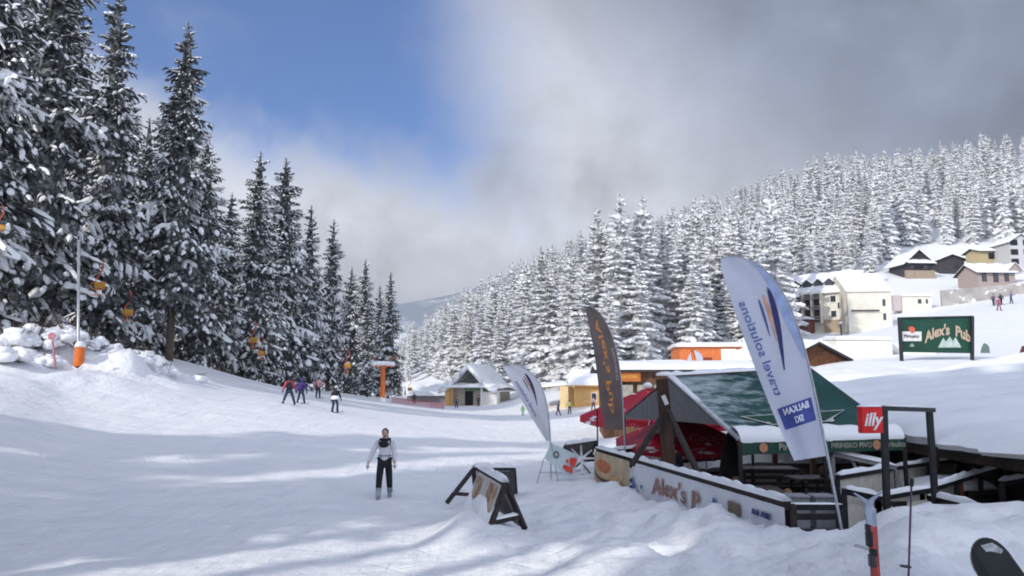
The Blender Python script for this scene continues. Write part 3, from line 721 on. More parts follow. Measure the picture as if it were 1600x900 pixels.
# lodge at the end of the piste
def lodge():
    c = P(731, 633, 125); c.z = H(c.x, c.y)-.1
    t = thing('ski_lodge', 'white steep-gabled lodge with snow-covered roof at the far end of the piste', 'building', c)
    ax = Vector((3.3, 10, 0)).normalized(); rt = Vector((ax.y, -ax.x, 0)); Z = Vector((0, 0, 1))
    q = lambda a, b, z: Vector(c)+rt*a+ax*b+Z*z
    Lr = 11.0
    w = MB(); w.slab([q(-3.4, 1.6, -1), q(3.6, 1.6, -1), q(3.6, 1.6, 3.0), q(0, 1.6, 6.0), q(-3.4, 1.6, 3.0)], ax*(Lr-2)); w.build('wall', mat('lodge_wall', (.50, .45, .36), .8, .2), t)
    r = MB(); sn = MB()
    prof = [(0, 6.35), (1.4, 5.0), (2.5, 3.7), (3.6, 2.9), (5.0, 2.35)]
    for sg in (-1, 1):
        for i in range(4):
            (x0, z0), (x1, z1) = prof[i], prof[i+1]
            p = [q(sg*x1, -.3, z1), q(sg*x0, -.3, z0), q(sg*x0, Lr, z0), q(sg*x1, Lr, z1)]
            r.slab(p, Z*.15)
        def f(u, v, sg=sg):
            s = u*4; i = min(3, int(s)); k = s-i; x = prof[i][0]+(prof[i+1][0]-prof[i][0])*k; z = prof[i][1]+(prof[i+1][1]-prof[i][1])*k
            e = min(1, min(v, 1-v)*12+.2)
            return q(sg*(x+.05), -.45+v*(Lr+.6), z+.16+.46*e*(1+.15*math.sin(u*9+v*11)))
        sn.grid(f, 12, 16)
        for (x0, z0), (x1, z1) in zip(prof[:-1], prof[1:]):
            sn.slab([q(sg*x0, -.5, z0-.3), q(sg*x1, -.5, z1-.3), q(sg*(x1+.05), -.5, z1+.5), q(sg*x0, -.5, z0+.55)], ax*.5)
    r.build('roof', WHITE, t); sn.build('roof_snow', SNOW, t, smooth=True)
    g = MB(); g.slab([q(-1.9, 1.2, 3.7), q(1.9, 1.2, 3.7), q(0, 1.2, 5.6)], ax*.3); g.build('gable_panel', mat('gable_dark', (.10, .11, .10), .6), t)
    b = MB(); b.box(q(0, .6, 3.25), (7.6, 1.0, .5), Matrix((rt, ax, Z)).transposed()); b.build('fascia', WHITE, t)
    e = MB(); snow_sheet(e, [q(-4.4, -.6, 3.05), q(4.4, -.6, 3.05), q(4.4, 1.2, 3.4), q(-4.4, 1.2, 3.4)], .4, 4); e.build('porch_snow', SNOW, t, smooth=True)
    s_ = MB(); s_.box(q(.9, 1.35, 2.8), (4.0, .12, .35), Matrix((rt, ax, Z)).transposed()); s_.build('green_sign', mat('green_trim', (.10, .25, .09), .6), t)
    for a, m, ww in ((-3.6, PINE, .8), (-2.9, PINE, .35), (2.3, WHITE, .3)):
        p = MB(); p.box(q(a, .3, 1.1), (ww, .5, 4.0), Matrix((rt, ax, Z)).transposed()); p.build('pillar', m, t)
    k = MB(); k.box(q(3.6, .9, .7), (2.6, 1.4, 3.4), Matrix((rt, ax, Z)).transposed())
    for i in range(14): k.box(q(2.4+i*.19, .16, .8), (.05, .06, 3.2), Matrix((rt, ax, Z)).transposed())
    k.build('kiosk', WHITE, t)
    d = MB(); d.box(q(-.4, 1.5, 1.3), (1.4, .1, 2.3), Matrix((rt, ax, Z)).transposed()); d.build('door', DARK, t)
lodge()
c = P(672, 604, 150); c.z = H(c.x, c.y)
house('low_shed', 'low snow-buried shed in the shade left of the white lodge', 'building', c, R(10), 8, 9, 1.5, 1.6, mat('shed_wall', (.22, .20, .20), .8), WHITE, snow_t=.9)
# yellow board hut with long low lean-to roof
c = G(935, 104); c.z = P(935, 634, 104).z
t, T = house('timber_hut', 'yellow timber hut with snowy sloping roof behind the brown feather flag', 'building', c, R(-8), 6.5, 5, 3.0, 1.3, PINE, PINE, wins=[(-.6, 1.2, .6, .9), (1.5, 1.2, .8, 1.0)], snow_t=.45, over=.8)
s = MB(); s.slab([T(-9.5, 0, 2.1), T(-4.2, 0, 2.6), T(-4.2, 4, 2.9), T(-9.5, 4, 2.4)], (0, 0, .15)); s.build('lean_to', PINE, t)
s = MB(); snow_sheet(s, [T(-9.7, -.3, 2.25), T(-4.0, -.3, 2.76), T(-4.0, 4, 3.0), T(-9.7, 4, 2.5)], .45, 8); s.build('lean_to_snow', SNOW, t, smooth=True)
s = MB(); s.box(T(-4.6, .2, .9), (1.1, .7, 3.6), R(-8)); s.box(T(-3.4, 1.6, .9), (1.6, .5, 3.2), R(-8)); s.build('porch_post', mat('light_timber', (.75, .55, .28), .7), t)
# long snow roofed bar behind the terrace
c = P(1075, 632, 44)
t, T = house('long_bar_hut', 'long low bar hut with flat snow-covered roof behind the green tent', 'building', c, R(-3), 9.5, 4.5, 1.85, .25, WOOD, DWOOD, over=.5, snow_t=.30)
s = MB(); s.box(T(-3.3, -.35, 1.55), (1.25, .08, .52), R(-3)); so = s.build('orange_sign', mat('sign_orange', (.42, .13, .03), .6), t)
lettering('sign_letters', 'SKI BAR', plane_fn(T(-3.3, -.41, 1.55), T(1, 0, 0)-T(0, 0, 0), (0, 0, 1), 0), mat('letters_yellow', (.75, .40, .06), .6), so, .26)
s = MB(); s.box(T(-4.5, -.3, 1.5), (1.0, .06, .5), R(-3)); s.build('awning_panel', WHITE, t)
s = MB(); [s.box(T(-4.4+i*.95, -.12, .5), (.7, .16, 1.2), R(-3)) for i in range(4)]; s.build('shutter', mat('shutter', (.30, .28, .24), .7), t)
# orange building with white windows
c = P(1150, 600, 72)
t, T = house('orange_cabin', 'orange flat-roofed cabin with white window panels behind the terrace tents', 'building', c, R(-4), 10.2, 6, 3.45, .15, mat('orange_wall', (.58, .16, .05), .7), WHITE, over=.3, snow_t=.26)
for x in (-3.6, -.6, 1.4, 3.4):
    f = MB(); f.box(T(x, -.05, 2.75 if x > -3 else 2.0), (1.35, .12, 1.0), R(-4)); f.build('window', WHITE, t)
f = MB(); f.box(T(.4, -.06, 1.75), (5.2, .1, .75), R(-4)); f.build('terrace_opening', mat('olive', (.20, .15, .04), .7), t)
f = MB(); f.box(T(-2.6, -.07, 1.5), (.9, .1, 1.9), R(-4)); f.build('door', mat('rust_door', (.22, .04, .02), .7), t)
# brown gable hut
c = P(1277, 586, 47)
house('brown_gable_hut', 'dark brown timber gable with snow-covered roof beside the big feather flag', 'building', c, R(18), 4.2, 6, .95, .9, mat('brown_boards', (.11, .045, .02), .75, .3, 5, .3), DWOOD, over=.35, axis='y', snow_t=.30)
# white box buildings
c = P(1353, 580, 50)
t, T = house('white_annex', 'plain white annex wall standing in snow left of the green billboard', 'building', c, R(0), 3.6, 4, 2.0, .12, mat('annex_white', (.80, .78, .70), .8, .04), WHITE, over=.08, snow_t=.12)
f = MB(); f.box(T(3.6, 1.2, .75), (3.2, .2, 2.2)); f.build('side_wall', WHITE, t); f = MB(); f.bar(T(1.85, 1.0, 1.7), T(4.0, 1.0, .2), .06, .08); f.build('stair_rail', GREYM, t)
# hotel
def hotel():
    a = P(1215, 506, 160); b = P(1333, 520, 150)
    d = (b-a); d.z = 0; Lh = d.length; yaw = math.atan2(d.y, d.x); c = (a+b)/2; c.z = min(H(a.x, a.y), P(1280, 520, 155).z)
    wins = []
    t, T = house('hotel', 'white multi-storey hotel with dark balconies and dormers on its snowy roof', 'building', c, yaw, Lh, 13, 8.2, 4.2, CREAM, WHITE, over=.7, snow_t=.4)
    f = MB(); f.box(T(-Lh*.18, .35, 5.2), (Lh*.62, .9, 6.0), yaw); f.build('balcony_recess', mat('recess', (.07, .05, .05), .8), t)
    for j in range(3):
        f = MB(); f.box(T(-Lh*.18, -.75, 2.6+j*2.1), (Lh*.62, 1.5, .22), yaw)
        f.box(T(-Lh*.18, -1.5, 3.1+j*2.1), (Lh*.62, .07, .16), yaw)
        for i in range(26): f.box(T(-Lh*.48+i*Lh*.024, -1.5, 2.9+j*2.1), (.06, .05, .7), yaw)
        f.build('balcony', mat('balcony_grey', (.30, .26, .25), .8), t)
    for i in range(6):
        f = MB(); f.box(T(-Lh*.49+i*Lh*.124, -.7, 5.0), (.28, 1.3, 6.6), yaw); f.build('balcony_pier', CREAM, t)
    for x, z in ((.27, 6.6), (.27, 3.6), (.44, 6.6), (.44, 3.6), (.36, 5.2)):
        f = MB(); f.box(T(Lh*x, -.04, z), (1.3, .14, 1.5), yaw); fo = f.build('window', WHITE, t); g = MB(); g.box(T(Lh*x, -.13, z), (1.0, .06, 1.2), yaw); g.build('pane', GLASS, fo)
    for i in range(6):
        x = -Lh*.40+i*Lh*.15
        f = MB(); f.slab([T(x-.85, 1.2, 9.3), T(x+.85, 1.2, 9.3), T(x+.85, 1.2, 10.2), T(x, 1.2, 10.9), T(x-.85, 1.2, 10.2)], T(0, 4, 0)-T(0, 0, 0)); fo = f.build('dormer', mat('dormer_dark', (.06, .06, .07), .7), t)
        g = MB(); snow_sheet(g, [T(x-1.1, 1.0, 10.1), T(x, 1.0, 11.0), T(x, 5.2, 11.0), T(x-1.1, 5.2, 10.1)], .3, i, 5, 4); snow_sheet(g, [T(x, 1.0, 11.0), T(x+1.1, 1.0, 10.1), T(x+1.1, 5.2, 10.1), T(x, 5.2, 11.0)], .3, i, 5, 4); g.build('dormer_snow', SNOW, fo, smooth=True)
    f = MB(); f.box(T(-Lh*.22, -2.6, .9), (Lh*.5, 3.6, 3.2), yaw); f.build('ground_floor', mat('red_brown', (.14, .05, .035), .8), t)
    f = MB(); snow_sheet(f, [T(-Lh*.48, -4.8, 2.45), T(Lh*.05, -4.8, 2.45), T(Lh*.05, -.6, 2.6), T(-Lh*.48, -.6, 2.6)], .5, 3); f.build('porch_snow', SNOW, t, smooth=True)
    f = MB(); f.box(T(Lh*.33, -.2, .7), (Lh*.36, .5, 3.4), yaw); f.build('stone_base', mat('stone_base', (.36, .28, .20), .9, .25, 3), t)
    # projecting right block
    c2 = P(1361, 515, 146); c2.z = P(1361, 513, 146).z
    t2, T2 = house('hotel_block', 'plain white end block of the hotel with one long dark ledge', 'building', c2, R(-6), 8.0, 12, 7.2, 3.6, CREAM, WHITE, over=.35, snow_t=.45, wins=[(2.6, 4.9, .55, 1.3), (2.6, 2.2, .55, 1.3)])
    f = MB(); f.box(T2(-.9, -.25, 3.4), (5.0, .5, .2), R(-6)); f.build('ledge', DWOOD, t2)
hotel()
# chalets high on the right
def chalet(px, py, D, lab, *a, **k):
    c = P(px, py, D); return house('chalet', lab, 'chalet', c, *a, **k)
DCH = mat('chalet_dark', (.05, .045, .055), .8, .2); STONE = mat('chalet_stone', (.34, .27, .20), .9, .2, 3); PINK = mat('chalet_pink', (.36, .29, .26), .85, .1)
t, T = chalet(1436, 433, 215, 'dark two-storey chalet under a steep snowy gable, left of the hillside houses', R(5), 7.8, 8, 4.2, 3.4, DCH, DCH, over=1.0, axis='y', gable=(5.2, 4.4, 2.3), snow_t=.5, wins=[(-2, 2.8, 1.2, 1), (2, 2.8, 1.2, 1)])
f = MB(); f.box(T(0, -.4, .6), (8.2, 1.2, 2.4), R(5)); f.build('stone_base', STONE, t)
f = MB(); snow_sheet(f, [T(-4.3, -2.2, 3.7), T(4.3, -2.2, 3.7), T(4.3, .1, 4.8), T(-4.3, .1, 4.8)], .4, 3); f.build('porch_snow', SNOW, t, smooth=True)
t, T = chalet(1488, 426, 222, 'small dark chalet with low snowy gable between the steep-gabled chalet and the yellow one', R(-6), 7.0, 7, 3.8, 1.4, DCH, DWOOD, over=.9, axis='y', snow_t=.6, wins=[(-1.3, 1.8, 1, 1), (1.3, 1.8, 1, 1)])
t, T = chalet(1551, 416, 212, 'yellow upper-storey chalet with snowy flat-looking roof, above the pinkish house', R(4), 7.0, 6, 4.3, .9, mat('ochre', (.46, .38, .22), .8), DWOOD, over=.8, snow_t=.6)
f = MB(); f.box(T(.8, -.1, 2.9), (3.6, .3, 1.6), R(4)); f.build('window_band', DARK, t)
t, T = chalet(1558, 444, 190, 'pinkish stone-walled house with snowy roof on the retaining wall', R(3), 9.6, 8, 3.1, 2.1, PINK, DWOOD, over=.8, snow_t=.5, wins=[(-3.2, 1.7, 1.0, 1.9), (-.2, 1.7, 1.1, 2.2), (2.6, 1.7, .9, 1.8)])
f = MB(); f.slab([T(2.6, -.5, 3.2), T(6.4, -.5, 3.2), T(4.5, -.5, 5.3)], T(0, 3.5, 0)-T(0, 0, 0)); f.build('front_gable', PINK, t)
f = MB(); snow_sheet(f, [T(2.2, -.9, 3.1), T(4.5, -.9, 5.4), T(4.5, 3.4, 5.4), T(2.2, 3.4, 3.1)], .3, 1, 5, 4); snow_sheet(f, [T(4.5, -.9, 5.4), T(6.8, -.9, 3.1), T(6.8, 3.4, 3.1), T(4.5, 3.4, 5.4)], .3, 1, 5, 4); f.build('gable_snow', SNOW, t, smooth=True)
t, T = chalet(1598, 420, 205, 'tall pale unfinished-looking house with dark window openings at the right edge', R(0), 6.0, 8, 7.4, 2.0, mat('pale_render', (.50, .50, .50), .8), DWOOD, over=.5, axis='y', snow_t=.4)
for z in (2.0, 4.6, 7.2):
    for x in (-1.9, 1.6):
        f = MB(); f.box(T(x, -.05, z), (1.9, .2, 1.5)); f.build('window', DARK, t)
t, T = chalet(1433, 480, 170, 'small cream service hut with snowy roof right of the hotel', R(0), 6.6, 4, 2.5, .3, CREAM, WHITE, over=.3, snow_t=.4, wins=[(.6, 1.3, .8, 1.0), (2.2, 1.3, .5, 1.0)])
f = MB(); f.box(T(-4.4, .5, .9), (1.8, 1.4, 3.4)); f.build('annexe', mat('pinkgrey', (.50, .43, .42), .8), t)
# retaining wall
a = P(1472, 469, 170); b = P(1640, 462, 160)
f = MB(); dv = (b-a).normalized()
for k in range(8):
    p0 = a.lerp(b, k/8); p1 = a.lerp(b, (k+1)/8); f.slab([p0+Vector((0, 0, -3)), p1+Vector((0, 0, -3)), p1+Vector((0, 0, 2.3+.1*k)), p0+Vector((0, 0, 2.2+.1*k))], (0, .6, 0))
w = f.build('retaining_wall', mat('wall_concrete', (.34, .32, .31), .9, .2, .4, .3, 3, snow=.35, snow_scale=.5)); tag(w, 'long grey retaining wall below the hillside houses', 'wall')
c = P(1458, 396+45, 200)

# ---------------------------------------------------------------- chairlift
TB = G(598, 100); TB.z = P(598, 629, 100).z
t = thing('lift_tower', 'orange chairlift tower with snow on its crossarm at the edge of the trees', 'lift tower', TB)
zt = P(598, 571, 100).z
f = MB(); f.tube([(TB.x, TB.y, TB.z-1.5), (TB.x, TB.y, zt)], [.36, .28], 12); f.build('pole', ORANGE, t, smooth=True)
f = MB(); f.ball((TB.x, TB.y-.1, TB.z), (.62, .6, .75), jit=.1); f.build('foot_snow', SNOW, t, smooth=True)
f = MB(); f.bar((TB.x-1.25, TB.y-.8, zt), (TB.x+1.25, TB.y+.8, zt), .35, .28); f.build('crossarm', ORANGE, t)
f = MB(); [f.ball((TB.x+x, TB.y+x*.6, zt+.25), (.5, .45, .33), jit=.15, seed=int(x*7+9)) for x in (-1.1, -.55, 0, .5, 1.0)]; f.build('arm_snow', SNOW, t, smooth=True)
for sg in (-1, 1):
    f = MB(); x = TB.x+sg*1.1; y = TB.y+sg*.7; f.bar((x-.1, y-1.2, zt+.45+.4), (x+.35*sg, y+1.2, zt+1.2), .16, .3)
    for k in range(4):
        yy = y-1.0+k*.65; f.tube([(x-.1, yy, zt+.9), (x+.12, yy, zt+.9)], .17, 10)
    f.build('sheave_train', mat('rust_brown', (.22, .10, .06), .7, .3), t)
CA = P(155, 410, 50); CB = Vector((TB.x-1.2, TB.y-.8, zt+1.0)); CBe = Vector((TB.x+1.2, TB.y+.8, zt+1.0))
CA2 = P(160, 428, 51.5)
def cpos(a, A, B): 
    p = A.lerp(B, a); p.z -= 1.2*(4*a*(1-a))*(0.5 if 0 <= a <= 1 else 0); return p
for A, B, lb in ((CA, CB, 'upper haul rope of the chairlift running past the left trees'), (CA2, CBe, 'lower haul rope of the chairlift running past the left trees')):
    f = MB(); pts = [A.lerp(B, -.9)+Vector((0, 0, 0))]+[cpos(k/14, A, B) for k in range(15)]+[B+Vector((4, 26, -.8)), B+Vector((7, 50, -1.2))]; f.tube(pts, .025, 5)
    tag(f.build('haul_rope', mat('rope_steel', (.10, .10, .10), .6)), lb, 'cable')
def chair(top, label, s=1.0, yaw=0.0):
    t = thing('lift_chair', label, 'lift chair', top+Vector((0, 0, -2.3*s)), 'yellow and orange chairs hanging on the lift')
    rot = Matrix.Rotation(yaw, 3, 'Z'); q = lambda x, y, z: top+rot@Vector((x*s, y*s, z*s))
    f = MB(); f.tube([q(.05, 0, .12), q(.22, 0, -.1), q(.25, 0, -.45), q(.05, 0, -.95), q(-.22, 0, -1.3), q(-.25, 0, -1.7), q(-.22, 0, -2.15)], .045*s, 7); f.build('hanger', ORANGE if s > 1.02 else mat('hanger_red', (.55, .09, .04), .5), t, smooth=True)
    f = MB(); f.box(q(.1, -.02, -1.75), (.72*s, .14*s, .48*s), rot); f.build('backrest', mat('seat_yellow', (.42, .24, .03), .5), t, bevel=.04)
    f = MB(); f.box(q(.1, -.28, -2.05), (.75*s, .5*s, .08*s), rot); f.build('seat', mat('seat_orange', (.38, .12, .03), .5), t, bevel=.02)
    for x in (-.28, .48): f = MB(); f.tube([q(x, 0, -1.6), q(x, -.5, -1.62), q(x, -.5, -2.0)], .03*s, 6); f.build('armrest', ORANGE, t)
    f = MB(); f.tube([q(-.25, -.55, -2.5), q(.45, -.55, -2.5)], .03*s, 6); f.tube([q(.1, -.5, -2.05), q(.1, -.55, -2.5)], .025*s, 5); f.build('footrest', ORANGE, t)
chair(P(157, 408, 50), 'lift chair on a bent red hanger right of the tall pole with orange pad', .92)
chair(P(201, 456, 53), 'lift chair hanging second from the left edge pair, by the dark trunk gap', .8, .3)
chair(P(397, 504, 66), 'lift chair before the broad dark spruces, left of the red skier', .85)
chair(P(408, 528, 72), 'lower half-hidden lift chair just right of its neighbour above the red skier', .8, .4)
chair(P(543, 548, 84), 'small lift chair above the white-jacketed skier', .9)
chair(P(640, 592, 122), 'tiny lift chair farthest away, right of the orange tower', .9)
chair(P(2, 322, 42), 'lift chair with yellow seat at the left edge of the photo', .7)

# padded pole and marker
b = G(121, 42)
t = thing('slope_pole', 'tall thin grey pole with orange padding at its foot on the left bank', 'pole', b)
f = MB(); f.tube([b+Vector((0, 0, -.5)), P(123, 375, 42)], .075, 8); f.build('pole', GREYM, t, smooth=True)
f = MB(); f.tube([b+Vector((0, 0, -.1)), b+Vector((0, 0, .95))], .26, 14); f.build('pad', ORANGE, t, smooth=False, bevel=.03)
f = MB(); f.ball(b+Vector((0, 0, .95)), (.30, .28, .32), jit=.08, flat=-.1); f.build('pad_snow', SNOW, t, smooth=True)
b = G(86, 40)
t = thing('piste_marker', 'thin pink piste marker with a round head left of the padded pole', 'marker')if False else thing('piste_marker', 'thin pink piste marker with a round head left of the padded pole', 'marker', b)
PK = mat('pink_marker', (.50, .20, .22), .6)
f = MB(); f.tube([b+Vector((.1, 0, -.4)), P(82, 532, 40)], .05, 7); f.build('stick', PK, t)
f = MB(); c = P(81, 525, 40); f.tube([c+Vector((0, .03, 0)), c-Vector((0, .03, 0))], .19, 16); f.build('disc', PK, t)
# red safety netting by the lift
f = MB(); pts = [P(612, 632, 104), P(640, 636, 104), P(672, 640, 104), P(694, 641, 104)]
t = thing('safety_net', 'low red safety netting along the piste edge right of the orange tower', 'safety net', pts[0])
nb = MB()
for a, b in zip(pts[:-1], pts[1:]):
    for k in range(5): nb.bar(a+Vector((0, 0, .1+k*.22)), b+Vector((0, 0, .1+k*.22)), .02, .05)
    n_ = 24
    for k in range(n_): p = a.lerp(b, k/n_); nb.bar(p, p+Vector((0, 0, 1.0)), .04, .02)
nb.build('netting', mat('net_red', (.50, .10, .12), .7), t)
for p in pts: f = MB(); f.tube([p+Vector((0, 0, -.5)), p+Vector((0, 0, 1.25))], .04, 6); f.build('stake', PK, t)

# ---------------------------------------------------------------- billboard
CR = mat('sign_cream', (.42, .33, .24), .6); SGR = mat('sign_green', (.008, .052, .032), .5, .25, .5); LB = mat('sign_label', (.62, .60, .58), .5); DG = mat('sign_ink', (.05, .05, .05), .6)
def billboard():
    D = 45.0; c = P(1462, 562, D); t = thing('billboard', 'green billboard with cream lettering and white label on two posts in the snow', 'billboard', c)
    tl, tr, bl, br = P(1405, 498, D), P(1518, 495.5, D), P(1406, 550, D), P(1519, 552, D)
    f = MB(); f.slab([bl, br, tr, tl], (0, .08, 0)); p = f.build('panel', SGR, t)
    for a, b in ((P(1405, 496, D-.1), P(1409, 566, D-.1)), (P(1519, 494, D-.1), P(1519, 568, D-.1))):
        f = MB(); f.bar(a, b, .16, .16); f.build('post', BLACK, t)
    f = MB(); f.bar(tl+Vector((0, -.03, .04)), tr+Vector((0, -.03, .04)), .14, .08); f.build('top_edge', BLACK, t)
    pf = lambda px, py, o=0: P(px, py, D-.03-o)
    f = MB(); f.slab([pf(1408.5, 533), pf(1440, 533), pf(1440, 518), pf(1408.5, 518)], (0, .02, 0)); f.build('label', LB, p)
    f = MB(); f.tube([pf(1424, 515), pf(1424, 515, .03)], .19, 20); f.build('emblem', mat('emblem_red', (.50, .10, .06), .6), p)
    lettering('label_letters', 'Pirinsko', lambda x, y: pf(1424.3+x*26.7*.62, 525.5-y*26.7*.62, .02), DG, p, .46, sx=.95, bold=.01)
    # arched name
    def arc(x, y):
        px = 1481+x*26.7; py = 533-y*26.7-22*math.cos(x*.85)+5
        return pf(px, py, .02)
    lettering('sign_letters', "Alex's  Pub", arc, CR, p, .84, bold=.035, sx=.70)
    f = MB(); f.slab([pf(1466, 543), pf(1502, 543), pf(1499, 537), pf(1493, 527), pf(1489, 533), pf(1484, 526), pf(1478, 534), pf(1474, 528), pf(1469, 537)], (0, .015, 0)); f.build('mountain_motif', mat('motif', (.40, .47, .43), .6), p)
    f = MB(); f.slab([pf(1421, 542, .02), pf(1429, 542, .02), pf(1427, 537, .02), pf(1423, 537, .02)], (0, .01, 0)); f.build('small_badge', mat('badge', (.2, .27, .25), .6), p)
billboard()

# ---------------------------------------------------------------- feather flags
def flag(label, right, left, D, base, cloth, ripple, n=28, m=10, dD=0.0, polem=None, group='feather flags'):
    right = np.array(right, float); left = np.array(left, float)
    def along(pts, t):
        k = np.linspace(0, 1, len(pts)); return np.interp(t, k, pts[:, 0]), np.interp(t, k, pts[:, 1])
    # smooth the outlines by chaikin
    def ch(p):
        for _ in range(3):
            q = [p[0]]
            for a, b in zip(p[:-1], p[1:]): q += [a*.75+b*.25, a*.25+b*.75]
            q.append(p[-1]); p = np.array(q)
        d = np.r_[0, np.cumsum(np.hypot(*np.diff(p, axis=0).T))]; d /= d[-1]
        tt = np.linspace(0, 1, 60); return np.stack([np.interp(tt, d, p[:, 0]), np.interp(tt, d, p[:, 1])], 1)
    right, left = ch(right), ch(left)
    def fp(s, t, off=0.0):
        ax, ay = along(left, t); bx, by = along(right, t); px = ax+(bx-ax)*s; py = ay+(by-ay)*s
        rp = ripple*(math.sin(s*5.0+t*6)*(1-s)+.35*math.sin(s*11-t*5)*(1-t))
        return P(px, py, D+dD*t+rp*(1-s*.6)-off)
    t_ = thing('feather_flag', label, 'feather flag', base, group)
    mb = MB(); mb.grid(lambda u, v: fp(u, v), m, n); c = mb.build('cloth', cloth, t_, smooth=True)
    pts = [Vector(base)+Vector((0, 0, -.4)), Vector(base)]+[fp(1.0, k/20, 0) for k in range(21)]
    mb = MB(); mb.tube(pts, [.02]*2+[.02-.012*k/20 for k in range(21)], 7); mb.build('pole', polem or mat('pole_grey', (.42, .43, .46), .4), t_, smooth=True)
    return t_, c, fp
CLOTHW = mat('flag_white', (.70, .73, .84), .75, .04, 2, trans=.5); NAVY = mat('flag_navy', (.07, .08, .22), .7); ORG_ = mat('flag_orange', (.60, .30, .20), .7); LBLUE = mat('flag_paleblue', (.40, .50, .74), .7, trans=.3)
def travel_flag(label, right, left, D, base, big=True, blue=None, dD=0):
    t_, c, fp = flag(label, right, left, D, base, CLOTHW if big else mat('flag_white_lit', (.82, .83, .87), .75, .04, 2, trans=.55), .05 if big else .06, dD=dD)
    # reversed writing seen through the back of the cloth: runs upward with letter tops to the right
    o = .012
    def tx(x, y):       # x along, y = letter height direction
        tt = .30+x*.0625; return fp(.25+y*.20-.10*(tt-.3)*1.2, tt, o)
    lettering('brand_letters', 'travel solutions', tx, mat('flag_ink', (.10, .14, .36), .7), c, 1.15, align='LEFT', bold=.015)
    def stripe(s0, t0, s1, t1, w0, w1, m_):
        def g(u, v):
            s = s0+(s1-s0)*v; tt = t0+(t1-t0)*v; w = (w0+(w1-w0)*v)*math.sin(math.pi*min(1, v*.9+.1))**.5
            return fp(s+(u-.5)*w, tt, o)
        mb = MB(); mb.grid(g, 2, 14, 0); mb.build('stripe', m_, c)
    stripe(.46, .56, .52, .73, .02, .07, NAVY); stripe(.55, .53, .64, .745, .02, .11, ORG_); stripe(.52, .40, .79, .765, .04, .17, mat('flag_navy_dark', (.03, .035, .13), .7))
    if big: mb = MB(); mb.grid(lambda u, v: fp(1-.03-.16*u*math.sin(math.pi*(v*.9+.05)), .42+.5*v, o), 3, 16); mb.build('blue_edge', LBLUE, c)
    if big:
        mb = MB(); mb.grid(lambda u, v: fp(.12+.78*u, .145+.100*v+.012*u, o), 8, 4); lp = mb.build('logo_box', mat('logo_blue', (.05, .07, .27), .6), c)
        WL = mat('flag_letter_white', (.70, .72, .80), .7)
        lettering('logo_letters', 'BALKAN', lambda x, y: fp(.52-x*.165, .226-x*.0025+y*.042+.0, o+.012), WL, lp, .95, bold=.03)
        lettering('logo_letters', 'SKI', lambda x, y: fp(.52-x*.165, .178-x*.0025+y*.042, o+.012), WL, lp, .95, bold=.03)
    return t_
travel_flag('large white travel flag with mirrored lettering and blue box, in front of the green tent',
    [(1293, 712), (1275, 620), (1252, 520), (1222, 450), (1190, 415), (1160, 402), (1140, 400)], [(1241, 720), (1205, 640), (1170, 550), (1142, 470), (1124, 410), (1124, 404), (1138, 400)], 11.0, P(1316, 832, 11.0))
travel_flag('smaller white travel flag leaning over the open piste, right of the lodge',
    [(860, 688), (857, 640), (848, 605), (832, 583), (812, 571), (798, 570), (790, 571)], [(854, 690), (832, 655), (812, 620), (796, 590), (785, 573), (786, 570), (789, 570)], 21.5, P(861, 765, 21.5), big=False)
# brown flag
BR = mat('flag_brown', (.16, .125, .12), .8, .12, 2, trans=.15); FO = mat('flag_letters_orange', (.62, .26, .07), .7); GW = mat('flag_caption', (.42, .38, .38), .7)
t_, c_, fp = flag('tall brown feather flag with orange mirrored lettering beside the tent', [(975, 672), (973, 620), (968, 570), (958, 525), (942, 493), (928, 480), (920, 478)], [(946, 671), (937, 625), (932, 575), (925, 530), (917, 495), (914, 482), (918, 479)], 19.5, P(978, 735, 19.5), BR, .04)
lettering('name_letters', "Alex's Pub", lambda x, y: fp(.47-y*.30, .86-x*.155, .012), FO, c_, 1.12, align='LEFT', bold=.02)
lettering('caption_letters', 'PIRINSKO', lambda x, y: fp(.86-y*.20, .62-x*.082, .012), GW, c_, .7, align='LEFT', bold=.01)
# little far flags
def small_flag(label, px, py0, py1, D, w, m_, flip=1, m2=None):
    t_, c, fp = flag(label, [(px, py1), (px, (py0+py1)/2), (px-flip*w*.12, py0+(py1-py0)*.15), (px-flip*w*.55, py0), (px-flip*w*.6, py0)], [(px-flip*w, py1), (px-flip*w, (py0+py1)/2), (px-flip*w*.9, py0+(py1-py0)*.3), (px-flip*w*.75, py0+2), (px-flip*w*.65, py0)], D, P(px, py1+6, D), m_, .02, 10, 4)
    if m2:
        mb = MB(); mb.grid(lambda u, v: fp(u*.96+.02, v*.28+.01, .02), 3, 3); mb.build('lower_print', m2, c)
small_flag('white half-furled flag standing before the orange cabin', 1099, 547, 582, 60, -26, CLOTHW, -1)
small_flag('grey-green feather flag with orange foot right of the billboard', 1547, 536, 561, 52, 15, mat('flag_greygreen', (.12, .17, .15), .8), 1, ORG_)
small_flag('dark brown feather flag at the right edge beyond the snow roof', 1608, 540, 571, 50, 16, mat('flag_darkbrown', (.10, .035, .03), .8), 1)
b = P(1092, 584, 58); f = MB(); f.tube([b, P(1086, 568, 58), P(1081, 546, 58)], [.16, .18, .13], 8); tag(f.build('orange_post', ORANGE, smooth=True), 'leaning orange post before the orange cabin, left of the white half-furled flag', 'post')

